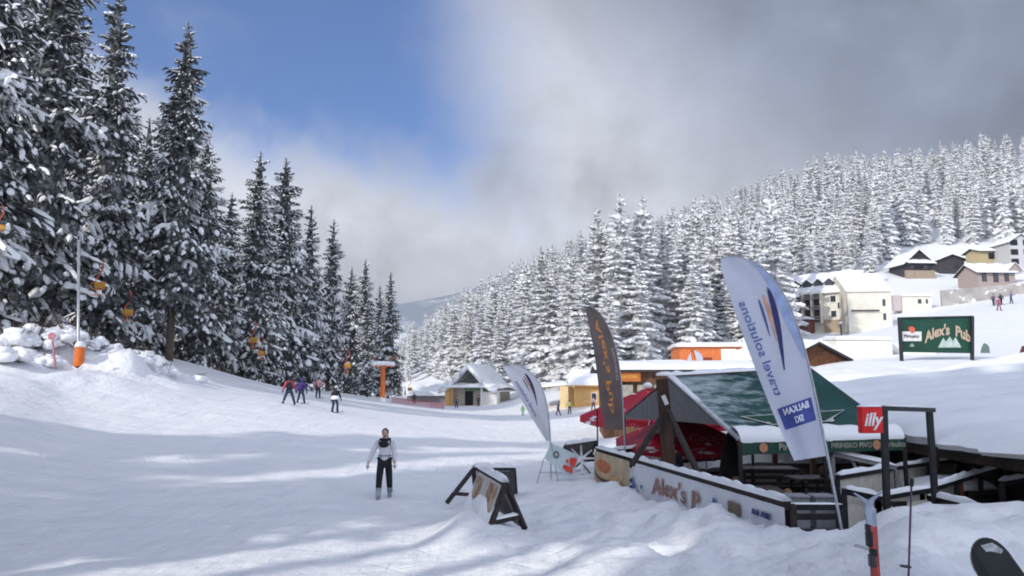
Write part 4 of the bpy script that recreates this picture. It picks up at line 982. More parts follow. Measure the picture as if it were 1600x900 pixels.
# ---------------------------------------------------------------- sandwich boards on the piste
PRT = bpy.data.materials.new('faded_print'); PRT.use_nodes = True
def _prt():
    t = PRT.node_tree; b = t.nodes['Principled BSDF']; tcn = N(t, 'ShaderNodeTexCoord')
    v = N(t, 'ShaderNodeTexVoronoi'); v.inputs['Scale'].default_value = 3.2; L(t, tcn.outputs['Object'], v.inputs['Vector'])
    n = N(t, 'ShaderNodeTexNoise'); n.inputs['Scale'].default_value = 4; n.inputs['Detail'].default_value = 4; L(t, tcn.outputs['Object'], n.inputs['Vector'])
    c = mixc(t, smooth(t, n.outputs[0], .4, .6), (.26, .13, .07), (.40, .33, .24)); c = mixc(t, smooth(t, v.outputs['Distance'], .15, .4), (.20, .06, .03), c)
    L(t, c, b.inputs['Base Color']); b.inputs['Roughness'].default_value = .6
_prt()
GRN = mat('print_green', (.10, .22, .10), .7); FADE = mat('print_white', (.46, .45, .43), .7, .08)
def aframe(label, near, far, fl, fr, faces, side=None, cross=True, prints=False, snowside=None, wm=DWOOD):
    near, far, fl, fr = map(Vector, (near, far, fl, fr)); r = far-near
    t = thing('sandwich_board', label, 'sandwich board', (fl+fr)/2+r/2, 'A-frame boards standing in the snow')
    for e in (Vector((0, 0, 0)), r):
        for q in (fl, fr):
            m = MB(); m.bar(near+e, q+e, .10, .07); m.build('leg', wm, t)
        if cross: m = MB(); m.bar((near.lerp(fl, .72))+e, (near.lerp(fr, .72))+e, .05, .09); cb = m.build('crossbar', wm, t); s = MB(); cap(s, near.lerp(fl, .72)+e+Vector((0, 0, .04)), near.lerp(fr, .72)+e+Vector((0, 0, .04)), .09, .06, 3); s.build('bar_snow', SNOW, cb, smooth=True)
    m = MB(); m.bar(near, far, .09, .08); m.build('ridge_bar', wm, t)
    for k, (q, mt) in enumerate(((fl, faces[0]), (fr, faces[1]))):
        if mt is None: continue
        a = near.lerp(q, .04)+r*.04; b = near.lerp(q, .04)+r*.96; c = near.lerp(q, .93)+r*.96; d = near.lerp(q, .93)+r*.04
        n = (b-a).cross(d-a).normalized()
        if n.dot(a) > 0: n = -n
        m = MB(); m.slab([a+n*.045, b+n*.045, c+n*.045, d+n*.045], n*.02); p = m.build('panel', mt, t)
        if prints and k == 0:
            g = lambda u, v: (a.lerp(b, u)).lerp(d.lerp(c, u), v)+n*.072
            m = MB(); m.grid(lambda u, v: g(.04+.34*u, .06+.8*v), 3, 3); m.build('print', PRT, p)
            m = MB(); m.grid(lambda u, v: g(.66+.28*u, .08+.5*v), 3, 3); m.build('print', PRT, p)
            m = MB(); m.grid(lambda u, v: g(.74+.2*u, .62+.25*v), 3, 3); m.build('print', GRN, p)
    s = MB(); cap(s, near+Vector((0, 0, .04)), far+Vector((0, 0, .04)), .15, .10, 5, 14); s.build('ridge_snow', SNOW, t, smooth=True)
    if snowside:
        n = (r.cross(fl-near)).normalized()
        if n.dot(near) > 0: n = -n
        s = MB()
        def sf(u, v):
            v0 = .30+.22*math.sin(u*5+1)**2+.06*math.sin(u*17); w = v0+(1.05-v0)*v
            e = min(1, v*5)*min(1, min(u, 1-u)*9+.1); return (near+r*u).lerp(fl+r*u, w)+n*(.05+e*(.05+.05*v+.02*math.sin(u*13+v*7)))
        s.grid(sf, 20, 14); s.build('stuck_snow', SNOW, t, smooth=True)
    return t
aframe('nearest snow-drifted sandwich board with faded food prints, open end towards the camera', P(790, 757, 14.4), P(752, 735, 16.6), P(760, 840, 14.2), P(820, 826, 14.9), (FADE, FADE), prints=True, snowside=True)
aframe('dark empty-framed sandwich board with long snowy ridge, behind the printed one', P(740, 733, 18.4), P(803, 733, 19.6), P(698, 786, 18.0), P(745, 789, 18.8), (None, mat('board_dark', (.06, .055, .06), .7)))
aframe('small dark sandwich board half buried behind the tilted banner', P(884, 697, 23), P(931, 690, 23.4), P(870, 728, 22.5), P(892, 732, 23.6), (mat('board_dark2', (.05, .045, .045), .7), None))
# snowy crossed sticks
c = P(905, 722, 22.0); t = thing('crossed_slats', 'snow-crusted crossed slats between the tilted banner and the food picture', 'wood frame', c)
for a, b in (((893, 704), (925, 742)), ((925, 706), (890, 738)), ((888, 722), (930, 719)), ((908, 698), (910, 744))):
    m = MB(); m.bar(P(*a, 22.0), P(*b, 21.9), .05, .05); sl_ = m.build('slat', DWOOD, t)
    s = MB(); s.tube([P(*a, 21.95)+Vector((0, 0, .05)), (P(*a, 21.95)+P(*b, 21.85))/2+Vector((0, 0, .07)), P(*b, 21.85)+Vector((0, 0, .05))], [.02, .045, .02], 7); s.build('slat_snow', SNOW, sl_, smooth=True)
# tilted banner on a stand
def tilted():
    D = 21.0; c = P(868, 766, D); t = thing('tilted_banner', 'pale banner with red splash tilted on a thin wire stand below the small white flag', 'banner', c)
    A, B, C, E = P(861, 692, D), P(905, 712, D-.2), P(894, 748, D-.3), P(850, 716, D-.1)
    g = lambda u, v, o=0: (E.lerp(C, u)).lerp(A.lerp(B, u), v)+Vector((0, -.0-o+.03*math.sin(u*5), .0))
    m = MB(); m.grid(lambda u, v: g(u, v), 12, 5); cl = m.build('sheet', mat('banner_pale', (.52, .62, .64), .6, .1, 3), t)
    m = MB(); rr = random.Random(4)
    for k in range(13):
        u0, v0, r0 = rr.uniform(.62, .92), rr.uniform(.2, .85), rr.uniform(.04, .08)
        m.add([g(u0, v0, .02+k*.002)]+[g(u0+r0*math.cos(a*.7), v0+r0*1.7*math.sin(a*.7), .02+k*.002) for a in range(9)], [(0, i+1, (i+1) % 9+1) for i in range(9)])
    m.build('red_splash', mat('splash_red', (.68, .07, .05), .6), cl)
    m = MB(); 
    for k, r0 in enumerate((.10, .055)):
        m.add([g(.3, .55, .02)]+[g(.3+r0*math.cos(a*.628), .55+r0*1.9*math.sin(a*.628), .02+k*.003) for a in range(10)], [(0, i+1, (i+1) % 10+1) for i in range(10)], k)
    m.build('round_logo', [mat('logo_dark', (.05, .10, .10), .6), FADE], cl)
    for a, b in (((850, 716), (836, 765)), ((894, 748), (908, 764)), ((842, 738), (872, 738)), ((861, 692), (873, 757))):
        m = MB(); m.tube([P(*a, D-.05), P(*b, D-.1)], .014, 6); m.build('stand_rod', GREYM, t)
tilted()

# ---------------------------------------------------------------- terrace
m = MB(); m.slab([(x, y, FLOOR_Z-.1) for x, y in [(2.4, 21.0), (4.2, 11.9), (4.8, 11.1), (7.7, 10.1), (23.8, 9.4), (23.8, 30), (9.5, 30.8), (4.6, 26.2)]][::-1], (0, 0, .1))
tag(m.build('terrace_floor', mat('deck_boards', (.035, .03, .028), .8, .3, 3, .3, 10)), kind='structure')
VIN = mat('vinyl_white', (.70, .72, .77), .55, .05, 2, .15, 3)
FA = P(932, 703, 20.8); FB = P(1226, 790, 11.4)
def ff(px, z=None):    # point of the banner fence at photo column px
    k = (px-800)/1200; a, b = FA, FB
    s = (k*a.y-a.x)/((b.x-a.x)-k*(b.y-a.y)); return a.lerp(b, s)
def banner():
    t = thing('banner_fence', 'long white vinyl banner fence with a hand-painted pub name, half buried in snow', 'fence', (FA+FB)/2+Vector((0, 0, -1.1)))
    a = ff(984); n = Vector((FB.y-FA.y, -(FB.x-FA.x), 0)).normalized()
    if n.dot(FA) > 0: n = -n
    w = lambda u, v: a.lerp(FB, u)+Vector((0, 0, -1.25*(1-v)-.03))+n*(.012*math.sin(u*23)*(1-v)+.006*math.sin(u*61+v*4))
    m = MB(); m.grid(w, 60, 8); cl = m.build('vinyl', VIN, t, smooth=True)
    d = (FB-a).normalized(); up = Vector((0, 0, 1))
    m = MB(); m.bar(FA+n*-.06, FB+n*-.06, .08, .12); m.build('top_rail', DWOOD, t)
    s = MB(); cap(s, FA+n*-.04+Vector((0, 0, .06)), FB+n*-.04+Vector((0, 0, .06)), .16, .09, 7, 60); s.build('rail_snow', SNOW, t, smooth=True)
    for k in range(7):
        p = FA.lerp(FB, k/6)-n*.12; m = MB(); m.bar(p+Vector((0, 0, -1.5)), p+Vector((0, 0, .02)), .09, .09); m.build('post', DWOOD, t)
    p = ff(1048)+Vector((0, 0, -.42)); ink = mat('banner_rust', (.33, .17, .13), .7)
    lettering('name_letters', "Alex's P", lambda x, y: p+d*x*1.55+up*(y+.07*math.cos(x*2.0))+n*.035, ink, cl, .48, bold=.008, shear=.12)
    BL = mat('banner_blue', (.10, .20, .48), .6)
    rr = random.Random(2)
    for px, zz, nn in ((992, -.65, 10), (1112, -.42, 9), (1118, -.62, 5)):
        if px > 1000: m = MB()
        else: m = MB()
        for k in range(nn):
            c = ff(px+rr.uniform(-7, 7))+up*(zz+rr.uniform(-.18, .16))+n*.035; r = rr.uniform(.03, .065)
            m.add([c+d*r*math.cos(i*.785)+up*r*math.sin(i*.785) for i in range(8)], [tuple(range(8))])
        m.build('blue_mark', BL, cl)
    m = MB(); c = ff(986)+up*-.7+n*.035; m.add([c-d*.05+up*.35, c+d*.05+up*.35, c+d*.07-up*.45, c-d*.05-up*.45], [(0, 1, 2, 3)])
    m.build('blue_stroke', BL, cl)
    m = MB(); c = ff(1140)+up*-.28+n*.035; m.add([c-d*.22-up*.10, c+d*.22-up*.10, c+d*.22+up*.10, c-d*.22+up*.10], [(0, 1, 2, 3)]); m.build('brown_mark', mat('mark_brown', (.22, .17, .13), .7), cl)
    m = MB()
    for px, w0 in ((1170, .07), (1176, .05), (1186, .12), (1192, .06)):
        c = ff(px)+up*-.22+n*.035; m.add([c-d*w0-up*.04, c+d*w0-up*.05, c+d*w0+up*.03, c-d*w0*.6+up*.05], [(0, 1, 2, 3)])
    m.build('small_marks', NAVY, cl)
    # snow pushed up against it
    # food picture panel
    e = ff(983); b = FA; q = lambda u, v, o: b.lerp(e, u)+Vector((0, 0, -1.35*(1-v)-.02))+n*(.05+o)
    m = MB(); m.slab([q(0, 0, 0), q(1, 0, 0), q(1, 1, 0), q(0, 1, 0)], n*.015); fp_ = m.build('food_picture', mat('picture_tan', (.50, .40, .26), .7, .2, 3), t)
    def disc(u0, v0, ru, rv, mt, o, nm): 
        m = MB(); m.add([q(u0+ru*math.cos(k*.393), v0+rv*math.sin(k*.393), o) for k in range(16)], [tuple(range(16))]); m.build(nm, mt, fp_)
    disc(.30, .62, .30, .16, mat('bowl_dark', (.10, .06, .04), .6), .017, 'pictured_bowl'); disc(.30, .70, .29, .17, mat('bowl_rim', (.55, .38, .22), .6), .020, 'pictured_bowl'); disc(.29, .76, .23, .12, mat('soup', (.48, .15, .05), .6), .023, 'pictured_soup')
    disc(.66, .36, .26, .30, mat('fries', (.58, .32, .14), .6, .4, 9), .018, 'pictured_dish'); disc(.72, .45, .14, .14, mat('sauce', (.50, .14, .06), .6, .4, 9), .021, 'pictured_dish'); disc(.20, .28, .10, .14, FADE, .018, 'pictured_cup')
banner()

# green tent
TG = mat('tent_green', (.012, .062, .055), .6, .2, 1.2, .25, 6)
def _tg():
    t = TG.node_tree; b = t.nodes['Principled BSDF']; src = b.inputs['Base Color'].links[0].from_socket
    c = N(t, 'ShaderNodeTexCoord'); mp = N(t, 'ShaderNodeMapping'); mp.inputs['Scale'].default_value = (1.1, 1.6, 5.5); L(t, c.outputs['Object'], mp.inputs[0])
    n = N(t, 'ShaderNodeTexNoise'); n.inputs['Scale'].default_value = 1.6; n.inputs['Detail'].default_value = 7; n.inputs['Roughness'].default_value = .7; L(t, mp.outputs[0], n.inputs['Vector'])
    s = N(t, 'ShaderNodeSeparateXYZ'); L(t, c.outputs['Object'], s.inputs[0])
    g = M(t, 'MULTIPLY_ADD', s.outputs[0], -.105, M(t, 'MULTIPLY_ADD', s.outputs[1], .03, M(t, 'ADD', n.outputs[0], -.10)))
    L(t, mixc(t, M(t, 'MULTIPLY', smooth(t, g, .32, .58), .62), src, (.55, .62, .66)), b.inputs['Base Color'])
_tg()
TGR = mat('tent_lining', (.16, .155, .16), .8, .1); VAL = mat('valance_green', (.014, .06, .04), .6)
def tent():
    F1, A1, B1 = P(1156, 690, 16), P(1045, 590, 19), P(975, 650, 22)
    F2, A2 = P(1412, 684, 17), P(1268, 577, 20); B2 = B1+(A2-A1)
    t = thing('green_tent', 'large green beer tent roof with snow patches and grey lining over the terrace', 'tent', (F1.x, F1.y, FLOOR_Z))
    def sheet(a, b, c, d, sag, o):
        return lambda u, v: (a.lerp(b, u)).lerp(d.lerp(c, u), v)+Vector((0, 0, o-sag*math.sin(math.pi*u)*math.sin(math.pi*v)))
    m = MB(); fr = sheet(F1, F2, A2, A1, .12, .03); bk = sheet(B1, B2, A2, A1, .12, .03); m.grid(fr, 16, 10); m.grid(bk, 16, 10); ro = m.build('canopy', TG, t, smooth=True)
    m = MB(); m.grid(sheet(F1, F2, A2, A1, .12, 0), 16, 10); m.grid(sheet(B1, B2, A2, A1, .12, 0), 16, 10); m.build('lining', TGR, t, smooth=True)
    m = MB(); m.slab([F2, B2, A2], (.02, 0, 0)); m.build('end_wall', VAL, t)
    ln = (F2-F1).normalized(); up = (A1-F1).normalized(); nn = ln.cross(up).normalized()
    m = MB(); m.slab([A1+Vector((0, .02, -.05)), B1+Vector((0, .02, -.02)), P(978, 655, 21.8), P(1132, 660, 16.6), F1.lerp(A1, .25)+Vector((0, 0, -.04))], (.02, .01, 0)); m.build('gable_curtain', mat('curtain_grey', (.17, .17, .175), .8, .1), t)
    # trim along the left edge
    m = MB(); m.bar(F1+Vector((0, 0, .05)), A1+Vector((0, 0, .05)), .10, .06); m.build('edge_trim', mat('trim_grey', (.45, .47, .50), .6), t)
    s = MB()
    def roll(u, v): 
        p = F1.lerp(F2, u); a = math.pi*(v*1.15-.1); r = .13+.02*math.sin(u*14)+.015*math.sin(u*37)
        return p+up*(.20-.22*math.cos(a))+Vector((0, -.02, .03+r*math.sin(a)*1.2))
    s.grid(roll, 30, 8); cap(s, A1+Vector((0, 0, .05)), A2+Vector((0, 0, .05)), .3, .10, 2, 20); cap(s, A1.lerp(F1, .02)+Vector((0, 0, .08)), A1.lerp(F1, .5)+Vector((0, 0, .08)), .14, .06, 8); s.build('eave_snow', SNOW, t, smooth=True)
    # valance with writing
    m = MB(); m.grid(lambda u, v: F1.lerp(F2, u)+Vector((0, -.03+.01*math.sin(u*40), -.02-.24*(1-v))), 30, 2); va = m.build('valance', VAL, t)
    V0 = lambda u: F1.lerp(F2, u)+Vector((0, -.065, -.13))
    YL = mat('valance_letters', (.30, .30, .24), .6)
    for u, tx, sz in ((.30, 'Pirinsko', .2), (.66, 'PIRINSKO PIVO', .15), (.93, 'Pirinsko', .17)):
        o = V0(u); lettering('valance_letters', tx, lambda x, y, o=o: o+ln*x+Vector((0, 0, y)), YL, va, sz, bold=.004)
    for u in (.13, .815):
        o = V0(u); m = MB(); m.add([o+ln*.10*math.cos(k*.5236)+Vector((0, -.005, .10*math.sin(k*.5236))) for k in range(12)], [tuple(range(12))]); m.build('valance_emblem', mat('emblem_tan', (.50, .22, .12), .6), va)
    # logo on the slope
    g = lambda u, v, o=.05: fr(u, v)+nn*(o if nn.z > 0 else -o)
    def shp(pts, mt, o, nm): m = MB(); m.add([g(a, b, o) for a, b in pts], [tuple(range(len(pts)))]); return m.build(nm, mt, ro)
    shp([(.16, .335), (.86, .375), (.66, .235), (.30, .205)], mat('logo_white', (.52, .54, .52), .6), .03, 'logo_outline')
    shp([(.185, .325), (.84, .362), (.65, .245), (.31, .218)], VAL, .045, 'logo_field')
    o = g(.50, .287, .06); lettering('logo_letters', 'PIRINSKO', lambda x, y: o+ln*x+up*y*1.5, mat('logo_white2', (.55, .57, .55), .6), ro, .36, sx=1.15, bold=.01)
    shp([(.44, .56), (.50, .54), (.50, .42)], mat('emblem_yellow', (.55, .45, .12), .6), .04, 'emblem'); shp([(.50, .54), (.55, .56), (.50, .42)], mat('emblem_red2', (.45, .10, .06), .6), .04, 'emblem')
    for p in (F1, F2, B1, B2, (F1+F2)/2):
        m = MB(); m.bar((p.x, p.y, FLOOR_Z-.05), (p.x, p.y, p.z), .07, .07); m.build('leg', BLACK, t)
    m = MB(); m.bar(B1.lerp(A1, .15)+Vector((.2, .1, -.12)), B1.lerp(A1, .62)+Vector((.2, .1, -.12)), .05, .05); m.bar(A1, A1.lerp(B1, .5)+Vector((.1, 0, -.7)), .05, .05); m.bar(F2+Vector((-1.3, 0, -.25)), F2+Vector((-.9, 0, -.95)), .05, .05); m.build('brace', GREYM, t)
tent()
# red parasols
TR = mat('parasol_red', (.42, .012, .03), .6, .15, snow=.24, snow_scale=2.2, stretch=(.6, .6, 2.4))
def parasol(label, px, D, hw, ze, za, yaw, words=False):
    c = P(px, 600, D); b = Vector((c.x, c.y, FLOOR_Z)); t = thing('parasol', label, 'parasol', b, 'red parasols behind the green tent')
    rot = Matrix.Rotation(yaw, 3, 'Z'); A = Vector((c.x, c.y, za)); cs = [Vector((c.x, c.y, ze))+rot@Vector((x*hw, y*hw, 0)) for x, y in ((-1, -1), (1, -1), (1, 1), (-1, 1))]
    m = MB()
    for i in range(4):
        a, b_ = cs[i], cs[(i+1) % 4]
        m.grid(lambda u, v: (a.lerp(b_, u)).lerp(A, v)+Vector((0, 0, -.12*math.sin(math.pi*u)*(1-v))), 8, 6)
        m.grid(lambda u, v: a.lerp(b_, u)+Vector((0, 0, -.22*(1-v)-.12*math.sin(math.pi*u))), 8, 1)
    cn = m.build('canopy', TR, t, smooth=False)
    m = MB(); m.tube([b, A+Vector((0, 0, .1))], .035, 8); m.build('pole', GREYM, t)
    m = MB(); m.slab([b+Vector((-.4, -.4, 0)), b+Vector((.4, -.4, 0)), b+Vector((.4, .4, 0)), b+Vector((-.4, .4, 0))], (0, 0, .12)); m.build('base', DARK, t)
    m = MB(); m.ball(A+Vector((0, 0, .06)), (.16, .16, .12)); m.build('top_snow', SNOW, t, smooth=True)
    if words:
        a, b_ = cs[0], cs[1]; x = (b_-a).normalized(); up = (A-(a+b_)/2).normalized(); o = a.lerp(b_, .70)+up*.25+Vector((0, -.05, .07))
        lettering('canopy_letters', 'Coca-Cola', lambda xx, y: o+x*xx+up*y*1.3, mat('faded_pink', (.58, .25, .25), .6), cn, .36, shear=.3)
parasol('wide red parasol with drink lettering hanging low behind the wooden post', 1060, 21.8, 1.5, -1.60, -.80, R(4), True)
parasol('red parasol peeking out between the brown flag and the wooden post', 1012, 26.5, 1.75, -1.10, -.12, R(20))
parasol('third red parasol, mostly hidden under the tent edge at the back', 1100, 27, 1.5, -1.2, -.5, R(-10))
# timber post with braces
b = ff(1034)+Vector((.30, .55, 0)); b.z = FLOOR_Z
t = thing('timber_post', 'thick brown timber post with two slanting braces at the corner of the tent', 'post', b)
tp = P(1034, 592, b.y); m = MB(); m.tube([b, tp], [.15, .13], 12); m.build('post', mat('post_wood', (.07, .042, .028), .75, .3, 5, .3, 12, stretch=(1, 1, .2)), t, smooth=True)
br = [(P(1040, 642, b.y-.05), P(987, 727, b.y-.3)), (P(1043, 640, b.y-.05), P(1097, 752, b.y-1.6))]
for a, c in br: m = MB(); m.bar(a, c, .09, .09); m.build('brace', mat('brace_wood', (.035, .028, .026), .7), t)
s = MB(); s.ball(tp+Vector((.1, 0, .08)), (.24, .22, .08), jit=.1, flat=-.2); s.build('top_snow', SNOW, t, smooth=True)
m = MB(); m.bar(P(1036, 618, b.y-.2), P(1042, 632, b.y-.2), .08, .08); m.build('lamp_bracket', mat('bracket_pale', (.6, .6, .6), .5), t)

def fence(label, pts, top, npost, rails, panel=None, ph=(.1, .85), snow=.09, group='snow-topped terrace railings', rm=BLACK, ptop=None):
    pts = [Vector(p) for p in pts]; t = thing('terrace_railing', label, 'railing', Vector((pts[0].x, pts[0].y, FLOOR_Z)), group)
    for i, (a, b) in enumerate(zip(pts[:-1], pts[1:])):
        for r_ in rails:
            m = MB(); m.bar(a+Vector((0, 0, -r_)), b+Vector((0, 0, -r_)), .07, .09); m.build('rail', rm, t)
        s = MB(); cap(s, a+Vector((0, 0, .045)), b+Vector((0, 0, .045)), .13, snow, i+3); s.build('rail_snow', SNOW, t, smooth=True)
        n = max(1, int((b-a).length/1.5))
        for k in range(n+1):
            p = a.lerp(b, k/n); m = MB(); m.bar((p.x, p.y, FLOOR_Z-.1), p+Vector((0, 0, -.045)), .08, .08); m.build('post', rm, t)
        if panel is not None:
            d = (b-a).normalized(); nn = Vector((-d.y, d.x, 0))
            m = MB(); q = lambda p, z: Vector((p.x, p.y, p.z-z))+nn*.02
            m.slab([q(a, ph[1]), q(b, ph[1]), q(b, ph[0]), q(a, ph[0])], nn*.03); m.build('panel', panel, t)
    return t
CRP = mat('cream_panel', (.56, .54, .48), .7, .08)
fence('black double railing in front of the red parasols, left part of the terrace', [P(952, 706, 21.0), P(1138, 690, 21.3)], 0, 3, (0, .42, .8))
K1, K2, K3, Mm, Fm = P(1308, 746, 15.6), P(1497, 718, 19.5), P(1563, 731, 17.8), P(1452, 765, 14.6), P(1372, 779, 13.9)
fence('long white-panelled railing running back from the large flag pole', [K1, P(1400, 731, 17.2), K2], 0, 4, (0, .9), CRP, (.06, .8))
fence('short railing with snow closing the far corner of the white enclosure', [K2, K3], 0, 2, (0, .5))
fence('snow-topped railing returning from the far corner to the goal-shaped frame', [K3, Mm], 0, 2, (0, .5, .9))
fence('nearest cream panel railing by the red skis', [P(1318, 768, 13.0), Fm, Mm], 0, 2, (0,), CRP, (.18, 1.2))
fence('thick snow-topped railing with pale violet panel at the lower right edge', [P(1455, 778, 13.2), P(1530, 796, 12.0), P(1640, 826, 10.6)], 0, 3, (0, .1), mat('violet_panel', (.52, .50, .56), .7), (.16, 1.0), .10, rm=DWOOD)
fence('short dark slatted railing beside the end of the white banner', [P(1228, 792, 11.6), P(1312, 792, 12.0)], 0, 2, (0, .14, .36, .5), snow=.02)
t = fence('wooden counter rail with orange-brown edge inside the white enclosure', [P(1370, 776, 14.6), P(1440, 764, 15.4), P(1500, 749, 16.6)], 0, 2, (0,), CRP, (.06, .9), .05, rm=mat('counter_wood', (.30, .11, .035), .6))
# long tent-side rails
fence('pale snow-lined handrail slanting under the tent front, right of the flag', [P(1300, 709, 16.8), P(1400, 731, 16.9)], 0, 2, (0,), rm=mat('rail_grey', (.25, .24, .24), .6))
fence('railing glimpsed at the far right edge under the snow roof', [P(1565, 755, 15), P(1640, 742, 17)], 0, 2, (0, .4))

# tables with benches
def table(px, py, D, label, w=1.5, d=.8, yaw=0.0, pot=None):
    tp = P(px, py, D); tz = FLOOR_Z+.76; b = Vector((tp.x, tp.y, FLOOR_Z)); t = thing('picnic_table', label, 'table', b, 'dark terrace tables')
    rot = Matrix.Rotation(yaw, 3, 'Z'); q = lambda x, y, z: b+rot@Vector((x, y, z))
    m = MB(); [m.box(q(0, -d/2+.08+i*d/5, .76), (w, d/5-.015, .045), rot) for i in range(5)]; m.build('table_top', mat('table_wood', (.10, .085, .08), .45, .3, 4, spec=.5) if 'table_wood' not in bpy.data.materials else bpy.data.materials['table_wood'], t)
    for x in (-w*.42, w*.42):
        for y in (-d*.38, d*.38): m = MB(); m.bar(q(x, y, 0), q(x, y, .735), .06, .06); m.build('leg', DWOOD, t)
    for sg in (-1, 1):
        bb = b+rot@Vector((0, sg*(d/2+.35), 0)); tb = thing('bench', 'bench on the %s side of the %s' % ('near' if sg < 0 else 'far', label.replace('dark terrace ', '').replace(' inside', ' in')), 'bench', bb, 'dark terrace benches')
        qq = lambda x, y, z: bb+rot@Vector((x, y, z))
        m = MB(); [m.box(qq(0, -.12+i*.12, .45), (w, .10, .04), rot) for i in range(3)]; m.build('seat', DWOOD, tb)
        for x in (-w*.4, w*.4): m = MB(); m.box(qq(x, 0, .215), (.07, .3, .43), rot); m.build('leg', DWOOD, tb)
        if sg < 0:
            m = MB(); [m.box(qq(0, -.17, .62+i*.16), (w, .03, .09), rot) for i in range(2)]; m.build('backrest', DWOOD, tb)
            for x in (-w*.4, w*.4): m = MB(); m.box(qq(x, -.17, .62), (.06, .04, .45), rot); m.build('back_post', DWOOD, tb)
    if pot:
        c = q(pot, 0, .785); pt = thing('table_lantern', 'round amber lantern pot on the ' + label.replace('dark terrace ', ''), 'lantern', c, 'amber pots on the terrace tables')
        m = MB(); m.ball(c+Vector((0, 0, .13)), (.10, .10, .13), 12, 8); m.build('bowl', mat('amber', (.22, .12, .05), .4), pt, smooth=True)
        m = MB(); m.tube([c+Vector((0, 0, 0)), c+Vector((0, 0, .03))], .07, 10); m.build('foot', DARK, pt)
table(1252, 776, 15.2, 'dark terrace table nearest the large flag pole', 1.1, .9, R(-8), -.25)
table(1172, 752, 17.2, 'dark terrace table behind the banner middle', 1.3, .8, R(-8), -.3)
table(1300, 728, 19.4, 'dark terrace table deep under the tent behind the flag', 2.2, .8, R(6), -.25)
table(1110, 742, 19.2, 'dark terrace table right of the timber post', 1.3, .8, R(-5))
table(1195, 722, 21.5, 'dark terrace table at the back left of the tent', 1.6, .8, R(0))
table(1480, 750, 17.4, 'dark terrace table inside the white enclosure', 1.6, .8, R(30))
c = P(1480, 742, 17.3); c.z = FLOOR_Z+.79; s = MB(); s.ball(c, (1.0, .55, .26), 16, 8, jit=.08, flat=0.0, seed=5); tag(s.build('snow_heap', SNOW, smooth=True), 'pointed heap of snow on the table inside the white enclosure', 'snow heap')
# chairs
def chair_(px, D, label, yaw):
    b = Vector((P(px, 600, D).x, D, FLOOR_Z)); t = thing('terrace_chair', label, 'chair', b, 'black terrace chairs'); rot = Matrix.Rotation(yaw, 3, 'Z'); q = lambda x, y, z: b+rot@Vector((x, y, z))
    m = MB(); m.box(q(0, 0, .46), (.46, .46, .05), rot); m.build('seat', BLACK, t)
    m = MB(); [m.box(q(-.17+i*.085, .22, .78), (.035, .03, .5), rot) for i in range(5)]; m.box(q(0, .22, 1.03), (.46, .04, .08), rot); m.build('backrest', BLACK, t)
    for x in (-.2, .2):
        for y in (-.2, .2): m = MB(); m.bar(q(x, y, 0), q(x, y, .435), .04, .04); m.build('leg', BLACK, t)
chair_(1398, 13.2, 'black slatted chair between the two posts of the goal-shaped frame', R(8))
chair_(1150, 19.6, 'black slatted chair under the left part of the tent', R(60))
chair_(1335, 17.8, 'black slatted chair in the dark right of the flag pole', R(-40))
# white bits of crockery / bottles stacked below
for k, (px, py, D) in enumerate(((1085, 706, 22.4), (1108, 706, 22.4), (1000, 712, 21.6), (1245, 800, 13.4), (1285, 800, 13.5))):
    c = P(px, py, D); b = MB(); b.box(c, (.34, .3, .5)); b.box(c+Vector((0, 0, .27)), (.38, .34, .05)); o = b.build('plastic_crate', mat('crate_white', (.26, .26, .29), .6) if k == 0 else bpy.data.materials['crate_white'], bevel=.02)
    tag(o, ['white crate behind the black railing, left one of the pair under the red parasol', 'white crate behind the black railing, right one of the pair under the red parasol', 'pale crate behind the railing left of the timber post', 'white crate behind the slatted railing, left one', 'white crate behind the slatted railing, right one'][k], 'crate', 'white crates on the terrace')
# closed dark parasol
b = Vector((P(1137, 600, 18.6).x, 18.6, FLOOR_Z)); t = thing('folded_parasol', 'folded black parasol standing under the left edge of the tent', 'parasol', b)
m = MB(); m.tube([b, b+Vector((0, 0, 2.0))], .03, 8); m.build('pole', GREYM, t)
m = MB(); m.tube([b+Vector((0, 0, z)) for z in (.35, .7, 1.2, 1.6, 1.95)], [.28, .30, .24, .16, .03], 10); m.build('canopy', mat('black_cloth', (.015, .014, .016), .85), t, smooth=True)

# sign frame
def sign_frame():
    D = 12.0; b = P(1383, 806, D); b = Vector((b.x, b.y, FLOOR_Z)); t = thing('sign_frame', 'black goal-shaped steel frame carrying a red box sign above the terrace', 'sign frame', b)
    a = P(1381, 641, D); c = P(1452, 643.5, 13.0)
    m = MB(); m.bar(b, a, .085, .085); m.build('post', BLACK, t)
    m = MB(); m.bar((c.x, c.y, FLOOR_Z), c, .085, .085); m.build('post', BLACK, t)
    m = MB(); m.bar(a+Vector((-.06, 0, .03)), c+Vector((.06, 0, .03)), .10, .07); m.build('beam', BLACK, t)
    s = MB(); cap(s, a+Vector((0, 0, .07)), c+Vector((0, 0, .07)), .10, .03, 3); s.build('beam_snow', SNOW, t, smooth=True)
    ctr = P(1359.5, 656, D-.05); m = MB(); ry = R(12); m.box(ctr, (.36, .12, .40), ry); sg = m.build('red_sign', mat('sign_red', (.66, .012, .015), .4), t, bevel=.01)
    rx = Matrix.Rotation(ry, 3, 'Z'); o = ctr+rx@Vector((-.01, -.068, 0))
    lettering('sign_letters', 'illy', lambda x, y: o+rx@Vector((x, 0, y)), mat('sign_white', (.75, .72, .72), .5), sg, .27, shear=.28, bold=.008)
    s = MB(); s.ball(ctr+Vector((0, 0, .20)), (.20, .09, .04), flat=0.0); s.build('sign_snow', SNOW, t, smooth=True)
sign_frame()

